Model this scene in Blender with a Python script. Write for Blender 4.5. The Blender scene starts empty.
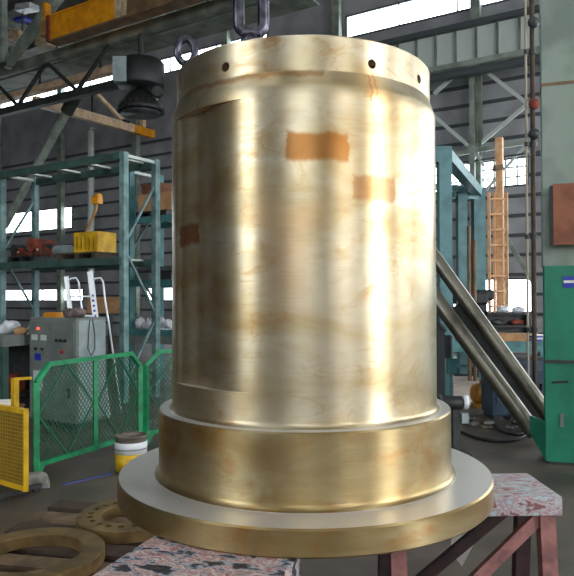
import bpy, bmesh, math, random
from mathutils import Vector, Matrix
random.seed(7)
R = math.radians
SC = bpy.context.scene
COL = SC.collection

# ------------------------------------------------------------------ camera, world, exposure
FPX = 658.0
PITCH, ROLL, HCAM = R(0.67), R(-0.2), 1.65
cam_d = bpy.data.cameras.new('camera'); cam = bpy.data.objects.new('camera', cam_d); COL.objects.link(cam)
fw = Vector((0, math.cos(PITCH), math.sin(PITCH))); up0 = Vector((0, -math.sin(PITCH), math.cos(PITCH))); rt0 = Vector((1, 0, 0))
RT = rt0 * math.cos(ROLL) + up0 * math.sin(ROLL); UP = -rt0 * math.sin(ROLL) + up0 * math.cos(ROLL); FW = fw
m3 = Matrix((RT, UP, -FW)).transposed()
cam.matrix_world = Matrix.Translation((0, 0, HCAM)) @ m3.to_4x4()
cam_d.sensor_fit = 'HORIZONTAL'; cam_d.sensor_width = 36.0; cam_d.lens = 36.0 * FPX / 574.0
cam_d.clip_start = 0.05; cam_d.clip_end = 300
SC.camera = cam
SC.view_settings.view_transform = 'Standard'; SC.view_settings.look = 'None'
SC.view_settings.gamma = 1.0; SC.view_settings.use_curve_mapping = False
SC.view_settings.exposure = 0.0
W = bpy.data.worlds.new('World'); SC.world = W; W.use_nodes = True
W.node_tree.nodes['Background'].inputs[0].default_value = (0.80, 0.90, 1.0, 1)
W.node_tree.nodes['Background'].inputs[1].default_value = 1.0
WIN_E = 8.0        # daylight in the far windows
FRONT_E = 7.0      # daylight in the windows behind the photographer
DOOR_E = 17.0      # daylight in the tall gable window
SKY_E = 2.2        # glow of the added, unseen roof lights
try:
    SC.cycles.max_bounces = 7; SC.cycles.diffuse_bounces = 3; SC.cycles.glossy_bounces = 4
    SC.cycles.sample_clamp_indirect = 6.0
except Exception:
    pass

# ------------------------------------------------------------------ pixel -> place helpers (photo frame 574 x 576)
def ray(px, py):
    return (RT * ((px - 287) / FPX) + UP * ((288 - py) / FPX) + FW)
def P(px, py, Y):
    d = ray(px, py); return Vector((0, 0, HCAM)) + d * (Y / d.y)
def G(px, py, z=0.0):
    d = ray(px, py); return Vector((0, 0, HCAM)) + d * ((z - HCAM) / d.z)
A = R(32.5); CA, SA = math.cos(A), math.sin(A)
U = Vector((CA, -SA, 0)); V = Vector((SA, CA, 0))
def PV(px, py, v):                   # hall coordinates (u, v, z) of a pixel on the plane v
    d = ray(px, py); t = v / (d.x * SA + d.y * CA); w = Vector((0, 0, HCAM)) + d * t
    return Vector((w.x * CA - w.y * SA, v, w.z))
def hall(w): return Vector((w.x * CA - w.y * SA, w.x * SA + w.y * CA, w.z))
def world(h): return Vector((h.x * CA + h.y * SA, -h.x * SA + h.y * CA, h.z))

# ------------------------------------------------------------------ materials
def s2l(c): 
    c /= 255.0
    return c / 12.92 if c <= 0.04045 else ((c + 0.055) / 1.055) ** 2.4
def C(r, g, b): return (s2l(r), s2l(g), s2l(b), 1)
MATS = {}
def mat(name, col, rough=0.6, metal=0.0, col2=None, scale=6.0, bump=0.0, detail=4.0, lo=0.42, hi=0.62, emit=0.0, ecol=None, spec=0.5):
    if name in MATS: return MATS[name]
    m = bpy.data.materials.new(name); m.use_nodes = True; nt = m.node_tree; b = nt.nodes['Principled BSDF']
    b.inputs['Roughness'].default_value = rough; b.inputs['Metallic'].default_value = metal
    b.inputs['Specular IOR Level'].default_value = spec
    b.inputs['Base Color'].default_value = col
    if emit:
        b.inputs['Emission Color'].default_value = ecol or col; b.inputs['Emission Strength'].default_value = emit
    if col2 or bump:
        tc = nt.nodes.new('ShaderNodeTexCoord'); n = nt.nodes.new('ShaderNodeTexNoise')
        n.inputs['Scale'].default_value = scale; n.inputs['Detail'].default_value = detail
        nt.links.new(tc.outputs['Object'], n.inputs['Vector'])
        if col2:
            r = nt.nodes.new('ShaderNodeValToRGB'); r.color_ramp.elements[0].position = lo; r.color_ramp.elements[1].position = hi
            r.color_ramp.elements[0].color = col; r.color_ramp.elements[1].color = col2
            nt.links.new(n.outputs['Fac'], r.inputs['Fac']); nt.links.new(r.outputs['Color'], b.inputs['Base Color'])
        if bump:
            bp = nt.nodes.new('ShaderNodeBump'); bp.inputs['Strength'].default_value = bump; bp.inputs['Distance'].default_value = 0.02
            nt.links.new(n.outputs['Fac'], bp.inputs['Height']); nt.links.new(bp.outputs['Normal'], b.inputs['Normal'])
    MATS[name] = m
    return m

M_WALL = mat('siding', C(168, 170, 174), 0.75, 0, C(150, 150, 154), 1.2)
M_GIRT = mat('girt', C(72, 78, 82), 0.6)
M_STEEL = mat('pale_green_steel', C(150, 160, 148), 0.55, 0, C(118, 128, 118), 3)
M_GIRDER = mat('girder', C(122, 128, 116), 0.55, 0, C(88, 94, 84), 2)
M_DKSTEEL = mat('dark_steel', C(58, 62, 56), 0.6, 0, C(40, 42, 40), 3)
M_ROOF = mat('roof_deck', C(118, 112, 98), 0.85, 0, C(84, 84, 78), 1.5)
M_FLOOR = mat('concrete_floor', C(98, 88, 78), 0.5, 0, C(66, 60, 54), 1.3, 0.1, 8)
M_TEAL = mat('teal_paint', C(72, 128, 130), 0.5, 0, C(54, 102, 104), 4)
M_PORTAL = mat('portal_paint', C(96, 138, 142), 0.5, 0, C(78, 118, 122), 4)
M_RACK = mat('rack_green', C(62, 92, 84), 0.55, 0, C(48, 72, 66), 4)
M_RACKPOST = mat('rack_post', C(120, 150, 150), 0.5, 0, C(84, 112, 112), 5)
M_PALE = mat('pale_paint', C(196, 206, 200), 0.5)
M_GREEN = mat('fence_green', C(28, 148, 92), 0.45, 0, C(18, 118, 76), 8)
M_MESH = mat('fence_mesh', C(26, 96, 66), 0.6)
M_COLGREEN = mat('column_green', C(26, 128, 98), 0.5, 0, C(20, 108, 84), 3)
M_COLGREY = mat('column_grey', C(138, 152, 140), 0.55, 0, C(112, 126, 116), 2)
M_YEL = mat('yellow_paint', C(232, 186, 30), 0.45, 0, C(196, 150, 24), 6)
M_YELMESH = mat('yellow_mesh', C(140, 112, 28), 0.6, 0, C(112, 92, 30), 8)
M_ORANGE = mat('orange_paint', C(238, 160, 20), 0.45, 0, C(214, 138, 20), 4)
M_ORGMAST = mat('mast_orange', C(236, 188, 142), 0.6, 0, C(214, 164, 118), 6)
M_BROWN = mat('brown_beam', C(128, 100, 70), 0.6, 0, C(100, 78, 56), 3)
M_CREAM = mat('cream_paint', C(226, 196, 160), 0.55, 0, C(200, 170, 136), 5)
M_BLACK = mat('black', C(30, 31, 32), 0.5)
M_DARK = mat('dark_grey', C(56, 58, 60), 0.5, 0, C(40, 42, 44), 6)
M_GREYCAB = mat('cabinet_grey', C(122, 128, 122), 0.5, 0, C(104, 110, 106), 4)
M_LTCAB = mat('cabinet_light', C(150, 162, 162), 0.5, 0, C(128, 142, 142), 4)
M_WHITE = mat('white_paint', C(225, 228, 230), 0.45)
M_WOOD = mat('wood', C(128, 106, 80), 0.75, 0, C(96, 78, 58), 7)
M_WOODDK = mat('dark_wood', C(80, 64, 50), 0.8, 0, C(62, 50, 40), 7)
M_CARD = mat('cardboard', C(186, 144, 100), 0.8, 0, C(164, 124, 84), 5)
M_CARDDK = mat('brown_card', C(122, 78, 54), 0.8, 0, C(98, 62, 44), 5)
M_RUST = mat('rust', C(140, 62, 42), 0.75, 0, C(84, 44, 34), 9)
M_BLUE = mat('blue', C(50, 74, 92), 0.5, 0, C(38, 56, 72), 6)
M_BLUESIGN = mat('sign_blue', C(36, 52, 170), 0.4)
M_RED = mat('red', C(170, 34, 30), 0.45)
M_REDLAMP = mat('red_lamp', C(230, 60, 40), 0.4, emit=1.5, ecol=(1, 0.12, 0.06, 1))
M_PLASTIC = mat('plastic_bag', C(214, 216, 220), 0.3, 0, C(176, 178, 186), 12)
M_CONC = mat('concrete_block', C(150, 148, 140), 0.85, 0, C(118, 116, 110), 14, 0.3)
M_PIPE = mat('steel_pipe', C(128, 124, 112), 0.34, 0.85, C(92, 88, 78), 3)
M_CHROME = mat('bolt_steel', C(96, 96, 106), 0.32, 0.9, C(60, 60, 68), 20)
M_RING = mat('ring_brass', C(150, 122, 78), 0.42, 0.55, C(112, 90, 58), 6)
M_ALU = mat('aluminium', C(224, 228, 232), 0.35, 0.2)
M_BOARD = mat('rust_board', C(146, 92, 66), 0.7, 0, C(122, 74, 54), 5)
M_TAN = mat('tan_sheet', C(206, 184, 150), 0.8, 0, C(170, 146, 112), 6)
M_PAPER = mat('paper', C(236, 232, 222), 0.8)
M_GLASS = mat('day_glass', C(240, 248, 255), 0.3, emit=WIN_E, ecol=(0.86, 0.94, 1.0, 1))
M_DOORL = mat('day_door', C(240, 248, 255), 0.3, emit=DOOR_E, ecol=(0.97, 0.98, 1.0, 1))
M_FRONTL = mat('day_front', C(240, 248, 255), 0.3, emit=FRONT_E, ecol=(0.92, 0.97, 1.0, 1))
M_SKYL = mat('added_rooflight', C(240, 248, 255), 0.3, emit=SKY_E, ecol=(0.9, 0.96, 1.0, 1))

def splatter(name, base, cols, scale):
    m = bpy.data.materials.new(name); m.use_nodes = True; nt = m.node_tree; b = nt.nodes['Principled BSDF']
    b.inputs['Roughness'].default_value = 0.6
    tc = nt.nodes.new('ShaderNodeTexCoord'); mp = nt.nodes.new('ShaderNodeMapping'); mp.inputs['Scale'].default_value = (1.0, 1.9, 1.4)
    n0 = nt.nodes.new('ShaderNodeTexNoise'); n0.inputs['Scale'].default_value = scale; n0.inputs['Detail'].default_value = 8; n0.inputs['Distortion'].default_value = 0.5
    nt.links.new(tc.outputs['Object'], mp.inputs['Vector']); nt.links.new(mp.outputs['Vector'], n0.inputs['Vector'])
    r = nt.nodes.new('ShaderNodeValToRGB'); cr = r.color_ramp; cr.interpolation = 'LINEAR'
    cr.elements[0].position = 0.25; cr.elements[0].color = base; cr.elements[1].position = 0.34; cr.elements[1].color = cols[0]
    for i, c in enumerate(cols[1:]):
        e = cr.elements.new(0.41 + i * 0.30 / len(cols)); e.color = c
    nt.links.new(n0.outputs['Fac'], r.inputs['Fac']); nt.links.new(r.outputs['Color'], b.inputs['Base Color'])
    return m
M_SPLAT = splatter('splattered_paint', C(40, 36, 38), [C(150, 146, 146), C(186, 134, 126), C(200, 200, 200), C(150, 70, 62), C(180, 186, 194), C(104, 116, 130), C(50, 46, 48)], 13)
M_SPLAT2 = splatter('splattered_top', C(70, 66, 70), [C(150, 160, 166), C(184, 192, 196), C(150, 158, 166), C(176, 130, 130), C(184, 190, 194), C(136, 88, 90)], 14)
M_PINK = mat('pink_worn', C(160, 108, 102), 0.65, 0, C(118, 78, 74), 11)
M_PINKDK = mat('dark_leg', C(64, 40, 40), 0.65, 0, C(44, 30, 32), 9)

# ------------------------------------------------------------------ mesh builder
class MB:
    def __init__(s): s.v = []; s.f = []; s.sm = []
    def add(s, vs, fs, smooth=False):
        o = len(s.v); s.v += [Vector(v) for v in vs]; s.f += [[i + o for i in f] for f in fs]; s.sm += [smooth] * len(fs); return s
    def hexa(s, c8):
        return s.add(c8, [(0,3,2,1), (4,5,6,7), (0,1,5,4), (1,2,6,5), (2,3,7,6), (3,0,4,7)])
    def box(s, c, d, rz=0.0, rx=0.0, ry=0.0):
        c = Vector(c); m = Matrix.Rotation(rz, 3, 'Z') @ Matrix.Rotation(ry, 3, 'Y') @ Matrix.Rotation(rx, 3, 'X')
        x, y, z = d[0] / 2, d[1] / 2, d[2] / 2
        return s.hexa([c + m @ Vector(p) for p in ((-x,-y,-z), (x,-y,-z), (x,y,-z), (-x,y,-z), (-x,-y,z), (x,-y,z), (x,y,z), (-x,y,z))])
    def bbox(s, a, b, bev=0.0):
        a = Vector(a); b = Vector(b); lo = Vector((min(a.x,b.x), min(a.y,b.y), min(a.z,b.z))); hi = Vector((max(a.x,b.x), max(a.y,b.y), max(a.z,b.z)))
        return s.box((lo + hi) / 2, hi - lo)
    def bar(s, a, b, w, h, up=Vector((0, 0, 1))):
        a = Vector(a); b = Vector(b); d = (b - a).normalized(); up = Vector(up)
        if abs(d.dot(up)) > 0.98: up = Vector((SA, CA, 0)) if abs(d.z) > 0.9 else Vector((0, 0, 1))
        x = d.cross(up).normalized() * (w / 2); y = x.normalized().cross(d).normalized() * (h / 2)
        return s.hexa([a - x - y, a + x - y, a + x + y, a - x + y, b - x - y, b + x - y, b + x + y, b - x + y])
    def tube(s, a, b, r, r2=None, n=14, caps=True):
        a = Vector(a); b = Vector(b); d = (b - a).normalized(); r2 = r if r2 is None else r2
        up = Vector((0, 0, 1)) if abs(d.z) < 0.9 else Vector((1, 0, 0)); x = d.cross(up).normalized(); y = d.cross(x).normalized()
        vs = [p + (x * math.cos(t) + y * math.sin(t)) * q for p, q in ((a, r), (b, r2)) for t in [2 * math.pi * i / n for i in range(n)]]
        s.add(vs, [(i, (i + 1) % n, n + (i + 1) % n, n + i) for i in range(n)], True)
        if caps: s.add(vs[:n], [list(range(n))[::-1]]); s.add(vs[n:], [list(range(n))])
        return s
    def path(s, pts, r, n=8, closed=False):
        pts = [Vector(p) for p in pts]; k = len(pts); vs = []; prev = None
        for i, p in enumerate(pts):
            if closed: d = (pts[(i + 1) % k] - pts[i - 1]).normalized()
            else: d = (pts[min(i + 1, k - 1)] - pts[max(i - 1, 0)]).normalized()
            if prev is None:
                up = Vector((0, 0, 1)) if abs(d.z) < 0.9 else Vector((1, 0, 0)); x = d.cross(up).normalized()
            else: x = (prev - d * prev.dot(d)).normalized()
            prev = x; y = d.cross(x); rr = r[i] if isinstance(r, (list, tuple)) else r
            vs += [p + (x * math.cos(t) + y * math.sin(t)) * rr for t in [2 * math.pi * j / n for j in range(n)]]
        fs = []
        for i in range(k if closed else k - 1):
            a, b = i * n, ((i + 1) % k) * n
            fs += [(a + j, a + (j + 1) % n, b + (j + 1) % n, b + j) for j in range(n)]
        if not closed: fs += [list(range(n))[::-1], list(range((k - 1) * n, k * n))]
        return s.add(vs, fs, True)
    def lathe(s, prof, n=48, c=(0, 0, 0), axis=None, smooth=True, closed=False):
        c = Vector(c); q = Vector((0, 0, 1)).rotation_difference(Vector(axis)) if axis is not None else None
        vs = []
        for (r, z) in prof:
            for i in range(n):
                t = 2 * math.pi * i / n; p = Vector((r * math.cos(t), r * math.sin(t), z))
                vs.append(c + (q @ p if q else p))
        fs = []; k = len(prof)
        for j in range(k if closed else k - 1):
            a, b = j * n, ((j + 1) % k) * n
            fs += [(a + i, a + (i + 1) % n, b + (i + 1) % n, b + i) for i in range(n)]
        s.add(vs, fs, smooth)
        if not closed:
            if prof[0][0] > 1e-6: s.f.append([len(s.v) - len(vs) + i for i in range(n)][::-1]); s.sm.append(False)
            if prof[-1][0] > 1e-6: s.f.append([len(s.v) - n + i for i in range(n)]); s.sm.append(False)
        return s
    def blob(s, c, rad, seed=0, amp=0.15, nu=14, nv=9, flat=False):
        rnd = random.Random(seed); c = Vector(c); ph = [(rnd.uniform(1, 4), rnd.uniform(1, 4), rnd.uniform(0, 6.3), rnd.uniform(0, 6.3)) for _ in range(4)]
        vs = []
        for j in range(nv + 1):
            la = -math.pi / 2 + math.pi * j / nv
            for i in range(nu):
                lo = 2 * math.pi * i / nu
                k = 1 + amp * sum(math.sin(round(a) * lo + p) * math.cos(b * la + q) for a, b, p, q in ph) / 2
                p = Vector((math.cos(la) * math.cos(lo) * rad[0], math.cos(la) * math.sin(lo) * rad[1], math.sin(la) * rad[2])) * k
                if flat and p.z < -rad[2] * 0.45: p.z = -rad[2] * 0.45
                vs.append(c + p)
        fs = [(j * nu + i, j * nu + (i + 1) % nu, (j + 1) * nu + (i + 1) % nu, (j + 1) * nu + i) for j in range(nv) for i in range(nu)]
        return s.add(vs, fs, True)
    def build(s, name, material, parent=None, origin=None, bevel=0.0):
        me = bpy.data.meshes.new(name); org = Vector(origin) if origin is not None else Vector((0, 0, 0))
        if parent is not None and origin is None and parent.get('_w'): org = Vector(parent['_w'])
        me.from_pydata([v - org for v in s.v], [], s.f); me.polygons.foreach_set('use_smooth', s.sm); me.update()
        me.materials.append(material)
        o = bpy.data.objects.new(name, me); COL.objects.link(o)
        if parent is not None: o.parent = parent
        elif origin is not None: o.location = org
        if bevel:
            b = o.modifiers.new('bevel', 'BEVEL'); b.width = bevel; b.segments = 2; b.limit_method = 'ANGLE'; b.angle_limit = R(40)
        return o

ROOTS = []
def thing(name, loc, label, cat, rz=0.0, group=None, worldparts=False):
    """an Empty at the base of a thing; worldparts: parts are given in world coordinates (no rotation)"""
    o = bpy.data.objects.new(name, None); COL.objects.link(o); o.location = loc; o.rotation_euler = (0, 0, rz)
    o.empty_display_size = 0.1
    if worldparts: o['_w'] = list(Vector(loc)); ROOTS.append(o)
    o['label'] = label; o['category'] = cat
    if group: o['group'] = group
    return o
def tag(o, label, cat, group=None):
    o['label'] = label; o['category'] = cat
    if group: o['group'] = group
    return o
def struct(o, label=None, cat=None):
    o['kind'] = 'structure'
    if label: o['label'] = label
    if cat: o['category'] = cat
    return o
def hallroot(name, label, cat):      # structure Empty in hall axes (u, v, z)
    o = bpy.data.objects.new(name, None); COL.objects.link(o); o.rotation_euler = (0, 0, -A); return struct(o, label, cat)

# ------------------------------------------------------------------ the setting: floor, walls, roof
UMIN, UMAX, VMIN, VMAX, ZR = -36.0, 15.0, -11.0, 19.3, 12.2
def hobj(mb, name, material, parent=None):
    o = mb.build(name, material, parent)
    if parent is None: o.rotation_euler = (0, 0, -A)
    return o
fl = hobj(MB().bbox((UMIN, VMIN, -0.1), (UMAX, VMAX, 0.0)), 'floor', M_FLOOR)
struct(fl, 'dark stained concrete workshop floor', 'floor')

def holed(mb, a0, a1, z0, z1, holes, put):
    """wall of boxes around rectangular openings; put(a0, a1, z0, z1) adds one box"""
    xs = sorted({a0, a1} | {h[0] for h in holes} | {h[1] for h in holes}); xs = [x for x in xs if a0 <= x <= a1]
    for x0, x1 in zip(xs, xs[1:]):
        cuts = sorted([(h[2], h[3]) for h in holes if h[0] < (x0 + x1) / 2 < h[1]]); z = z0
        for c0, c1 in cuts:
            if c0 > z: put(x0, x1, z, c0)
            z = c1
        if z < z1: put(x0, x1, z, z1)

def uu(px, py=200, v=VMAX): return PV(px, py, v).x
def zz(px, py, v=VMAX): return PV(px, py, v).z
# back wall windows (u0, u1, z0, z1, columns, rows)
ZU0, ZU1 = zz(510, 187), zz(510, 158)
WB = [
 ('grid window high on the far wall behind the orange mast', uu(430), uu(529, 170), ZU0, ZU1, 9, 3),
 ('high window strip on the far wall seen through the green rack', uu(-60), uu(73, 210), ZU0 - 0.1, ZU1 + 0.05, 4, 2),
 ('low bright window behind the orange mast', uu(452, 290), uu(533, 290), zz(510, 313), zz(510, 278), 3, 1),
 ('low bright window strip under the yellow crate shelf', uu(-60, 290), uu(84, 290), zz(40, 301), zz(40, 289), 4, 1),
 ('low bright window strip beside the tall cylinder', uu(146, 290), uu(200, 290), zz(160, 301), zz(160, 287), 3, 1),
 ('clerestory window strip below the roof right of the cylinder top', uu(346, 20), uu(522, 10), zz(432, 19), zz(432, -6), 3, 1),
 ('unseen window added on the far wall past the big column', uu(620, 200), 14.0, 3.4, 7.4, 4, 4),  # unseen window, added to brighten the right side of the cylinder
 ('clerestory window strip below the roof left of the lifting eyes', uu(-60, 95), uu(268, 40), zz(432, 19) + 0.33, zz(432, -6) + 0.2, 9, 1),
]
bw = MB()
holed(bw, UMIN, UMAX, 0, ZR, [(w[1], w[2], w[3], w[4]) for w in WB], lambda a, b, c, d: bw.bbox((a, VMAX, c), (b, VMAX + 0.15, d)))
wall_back = struct(hobj(bw, 'wall_back', M_WALL), 'grey sheet-metal far wall with dark horizontal rails', 'wall')
def window(n, label, a0, a1, z0, z1, nc, nr, glass, place, depth=0.1):
    root = hallroot('window_%d' % n, label, 'window')
    f = MB(); t = 0.05
    def b(x0, x1, y0, y1, q0=-0.04, q1=0.1): return place(x0, x1, y0, y1, q0, q1)
    for r4 in ((a0, a1, z0, z0 + t), (a0, a1, z1 - t, z1), (a0, a0 + t, z0, z1), (a1 - t, a1, z0, z1)): f.bbox(*b(*r4))
    f.build('window_frame', M_GIRT, root)
    for i in range(1, nc):
        x = a0 + (a1 - a0) * i / nc; MB().bbox(*b(x - 0.022, x + 0.022, z0, z1, -0.02, 0.07)).build('mullion', M_STEEL, root)
    for j in range(1, nr):
        z = z0 + (z1 - z0) * j / nr; MB().bbox(*b(a0, a1, z - 0.02, z + 0.02, -0.02, 0.07)).build('glazing_bar', M_STEEL, root)
    for i in range(nc):
        for j in range(nr):
            x0, x1 = a0 + (a1 - a0) * i / nc, a0 + (a1 - a0) * (i + 1) / nc; y0, y1 = z0 + (z1 - z0) * j / nr, z0 + (z1 - z0) * (j + 1) / nr
            MB().bbox(*b(x0 + 0.01, x1 - 0.01, y0 + 0.01, y1 - 0.01, 0.03, 0.045)).build('pane', glass, root)
    return root
wn = 1
for w in WB:
    window(wn, *w, M_GLASS, lambda x0, x1, y0, y1, q0, q1: ((x0, VMAX + q0, y0), (x1, VMAX + q1, y1))); wn += 1
# horizontal rails (girts) on the far wall, cut at the windows
for k in range(14):
    z = 0.55 + 0.56 * k
    segs = [(UMIN, UMAX)]
    for w in WB:
        if w[3] - 0.06 < z < w[4] + 0.06:
            segs = [s for a, b in segs for s in ((a, min(b, w[1])), (max(a, w[2]), b)) if s[1] - s[0] > 0.05]
    for a, b in segs: MB().bbox((a, VMAX - 0.07, z - 0.045), (b, VMAX, z + 0.045)).build('girt', M_GIRT, wall_back)
for k in range(11):
    u = UMAX - 2.2 - k * 4.6
    MB().bbox((u - 0.14, VMAX - 0.3, 0), (u + 0.14, VMAX - 0.075, ZR)).build('wall_post', M_STEEL, wall_back)
# gable wall to the right with the tall bright door the cylinder mirrors
gh = [(2.3, 5.4, 0.6, 9.4), (-8.5, -2.5, 4.2, 6.4), (10.0, 17.5, 4.2, 7.0)]
gw = MB(); holed(gw, VMIN, VMAX, 0, ZR, gh, lambda a, b, c, d: gw.bbox((UMAX, a, c), (UMAX + 0.15, b, d)))
struct(hobj(gw, 'wall_right', M_WALL), 'grey gable wall with a tall window to the right', 'wall')
for lab, h, nc, nr in (('tall bright gable window to the right', gh[0], 3, 5), ('wide gable window above head height', gh[1], 5, 2), ('far gable window above head height', gh[2], 4, 1)):
    window(wn, lab, *h, nc, nr, M_DOORL, lambda x0, x1, y0, y1, q0, q1: ((UMAX + q0, x0, y0), (UMAX + q1, x1, y1))); wn += 1
# wall behind the photographer
fh = [(-8.8, -4.0, 2.4, 8.8), (3.5, 10.0, 4.2, 7.4)]
fwm = MB(); holed(fwm, UMIN, UMAX, 0, ZR, fh, lambda a, b, c, d: fwm.bbox((a, VMIN - 0.15, c), (b, VMIN, d)))
struct(hobj(fwm, 'wall_front', M_WALL), 'grey wall behind the photographer with tall windows', 'wall')
for lab, h, nc, nr in (('broad window behind the photographer to the left', fh[0], 6, 3), ('high window behind the photographer to the right', fh[1], 5, 2)):
    window(wn, lab, *h, nc, nr, M_FRONTL, lambda x0, x1, y0, y1, q0, q1: ((x0, VMIN - q1, y0), (x1, VMIN - q0, y1))); wn += 1
struct(hobj(MB().bbox((UMIN - 0.15, VMIN, 0), (UMIN, VMAX, ZR)), 'wall_left', M_WALL), 'distant left gable wall of the hall', 'wall')
# roof with unseen rooflight strips, added for soft light from above
rl = [(-9.0, -1.0, -6.0, -3.0), (2.0, 10.0, -6.0, -3.0), (-9.0, -1.0, 4.0, 7.0), (2.0, 10.0, 4.0, 7.0)]
rf = MB(); holed(rf, UMIN, UMAX, VMIN, VMAX, rl, lambda a, b, c, d: rf.bbox((a, c, ZR), (b, d, ZR + 0.15)))
roof = struct(hobj(rf, 'ceiling', M_ROOF), 'dim roof deck on steel purlins', 'roof')
for h in rl:
    MB().bbox((h[0], h[2], ZR + 0.04), (h[1], h[3], ZR + 0.08)).build('added_rooflight_pane', M_SKYL, roof)
for k in range(22):
    v = VMIN + 0.8 + k * 1.38
    if any(h[2] - .1 < v < h[3] + .1 for h in rl): continue
    MB().bbox((UMIN, v - 0.05, ZR - 0.2), (UMAX, v + 0.05, ZR)).build('purlin', M_GIRT, roof)
for k in range(9):
    u = UMIN + 3 + k * 5.6
    MB().bbox((u - 0.1, VMIN, ZR - 0.55), (u + 0.1, VMAX, ZR - 0.2)).build('rafter', M_GIRDER, roof)

# ------------------------------------------------------------------ the machined cylinder
CX, CY = 0.0778, 3.1023
RF, RC, RB, RTOP = 0.8508, 0.6711, 0.6103, 0.5874
ZF0, ZF1, ZC1, ZT = 0.75, 0.853, 1.1443, 2.6545

def cylinder_material(name, tones, blot=0.58):
    m = bpy.data.materials.new(name); m.use_nodes = True; nt = m.node_tree; N = nt.nodes; L = nt.links; b = N['Principled BSDF']
    b.inputs['Metallic'].default_value = 0.95
    tc = N.new('ShaderNodeTexCoord'); sx = N.new('ShaderNodeSeparateXYZ'); L.new(tc.outputs['Object'], sx.inputs[0])
    def math_(op, a, c=None, d=None):
        n = N.new('ShaderNodeMath'); n.operation = op
        for i, x in enumerate((a, c, d)):
            if x is None: continue
            if isinstance(x, (int, float)): n.inputs[i].default_value = x
            else: L.new(x, n.inputs[i])
        return n.outputs[0]
    ny = math_('MULTIPLY', sx.outputs[1], -1.0)
    th = math_('ARCTAN2', sx.outputs[0], ny)                 # 0 faces the aisle
    z = sx.outputs[2]
    def cvec(kx, kz, ox=0.0):
        c = N.new('ShaderNodeCombineXYZ'); L.new(math_('MULTIPLY_ADD', th, kx, ox), c.inputs[0]); L.new(math_('MULTIPLY', z, kz), c.inputs[1])
        L.new(math_('MULTIPLY', math_('POWER', math_('ADD', math_('MULTIPLY', sx.outputs[0], sx.outputs[0]), math_('MULTIPLY', ny, ny)), 0.5), 1.0), c.inputs[2])
        return c.outputs[0]
    def noise(vec, scale, detail=4, dist=0.0, rough=0.55):
        n = N.new('ShaderNodeTexNoise'); n.inputs['Scale'].default_value = scale; n.inputs['Detail'].default_value = detail
        n.inputs['Distortion'].default_value = dist; n.inputs['Roughness'].default_value = rough; L.new(vec, n.inputs['Vector']); return n.outputs['Fac']
    def ramp(fac, stops):
        r = N.new('ShaderNodeValToRGB'); e = r.color_ramp.elements
        e[0].position, e[0].color = stops[0]; e[1].position, e[1].color = stops[-1]
        for p, c in stops[1:-1]: x = e.new(p); x.color = c
        L.new(fac, r.inputs[0]); return r.outputs[0]
    def mix(f, a, c):
        n = N.new('ShaderNodeMix'); n.data_type = 'RGBA'
        if isinstance(f, (int, float)): n.inputs[0].default_value = f
        else: L.new(f, n.inputs[0])
        for i, x in ((6, a), (7, c)):
            if isinstance(x, tuple): n.inputs[i].default_value = x
            else: L.new(x, n.inputs[i])
        return n.outputs[2]
    wisps = noise(cvec(0.45, 1.6), 3.0, 5, 0.5)
    base = ramp(wisps, [(0.30, tones[0]), (0.46, tones[1]), (0.60, tones[2]), (0.75, tones[3])])
    # thin run lines of dried oil
    runs = noise(cvec(0.6, 3.4, 3.1), 2.2, 4, 0.9)
    line = ramp(runs, [(0.475, (0, 0, 0, 1)), (0.50, (1, 1, 1, 1)), (0.505, (0, 0, 0, 1))])
    lm = N.new('ShaderNodeSeparateColor'); L.new(line, lm.inputs[0])
    msk = ramp(noise(cvec(1.2, 1.2, 7.7), 2.0, 3), [(0.46, (0, 0, 0, 1)), (0.62, (0.4, 0.4, 0.4, 1))])
    ms = N.new('ShaderNodeSeparateColor'); L.new(msk, ms.inputs[0])
    col = mix(math_('MULTIPLY', lm.outputs[0], ms.outputs[0]), base, C(176, 124, 54))
    # blotchy amber stains
    bl = ramp(noise(cvec(0.9, 1.5, 1.7), 4.5, 6, 0.8, 0.62), [(blot, (0, 0, 0, 1)), (blot + 0.16, (0.6, 0.6, 0.6, 1))])
    bs = N.new('ShaderNodeSeparateColor'); L.new(bl, bs.inputs[0])
    col = mix(bs.outputs[0], col, C(172, 118, 48))
    # brushed rectangular patches and a soft painted reflection: (theta0, theta1, z0, z1) in degrees and metres above the floor
    edge = math_('MULTIPLY', math_('SUBTRACT', noise(cvec(1.0, 9.0), 4.0, 2), 0.5), 0.05)
    edg2 = math_('MULTIPLY', math_('SUBTRACT', noise(cvec(3.0, 0.6, 4.4), 3.0, 3), 0.5), 0.045)
    tq = math_('ADD', th, edge); zq = math_('ADD', z, edg2)
    def patch(t0, t1, z0, z1, color, k, soft=60.0):
        a = math_('MINIMUM', math_('SUBTRACT', tq, R(t0)), math_('SUBTRACT', R(t1), tq))
        c = math_('MINIMUM', math_('SUBTRACT', zq, z0), math_('SUBTRACT', z1, zq))
        f = math_('MULTIPLY', math_('MINIMUM', a, c), soft)
        n = N.new('ShaderNodeClamp'); L.new(f, n.inputs[0])
        return mix(math_('MULTIPLY', n.outputs[0], k), col, color)
    for p in PATCHES: col = patch(*p)
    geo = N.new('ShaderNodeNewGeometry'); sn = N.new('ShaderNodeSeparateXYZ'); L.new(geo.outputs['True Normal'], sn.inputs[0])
    flat = math_('GREATER_THAN', sn.outputs[2], 0.9)         # upward faces painted paler, for the windows mirrored in them
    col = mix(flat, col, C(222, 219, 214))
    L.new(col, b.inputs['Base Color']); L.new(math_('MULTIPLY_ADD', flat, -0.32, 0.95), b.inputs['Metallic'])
    rr = ramp(noise(cvec(0.5, 3.0, 9.0), 3.0, 4), [(0.3, (0.33, 0.33, 0.33, 1)), (0.7, (0.41, 0.41, 0.41, 1))])
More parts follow.
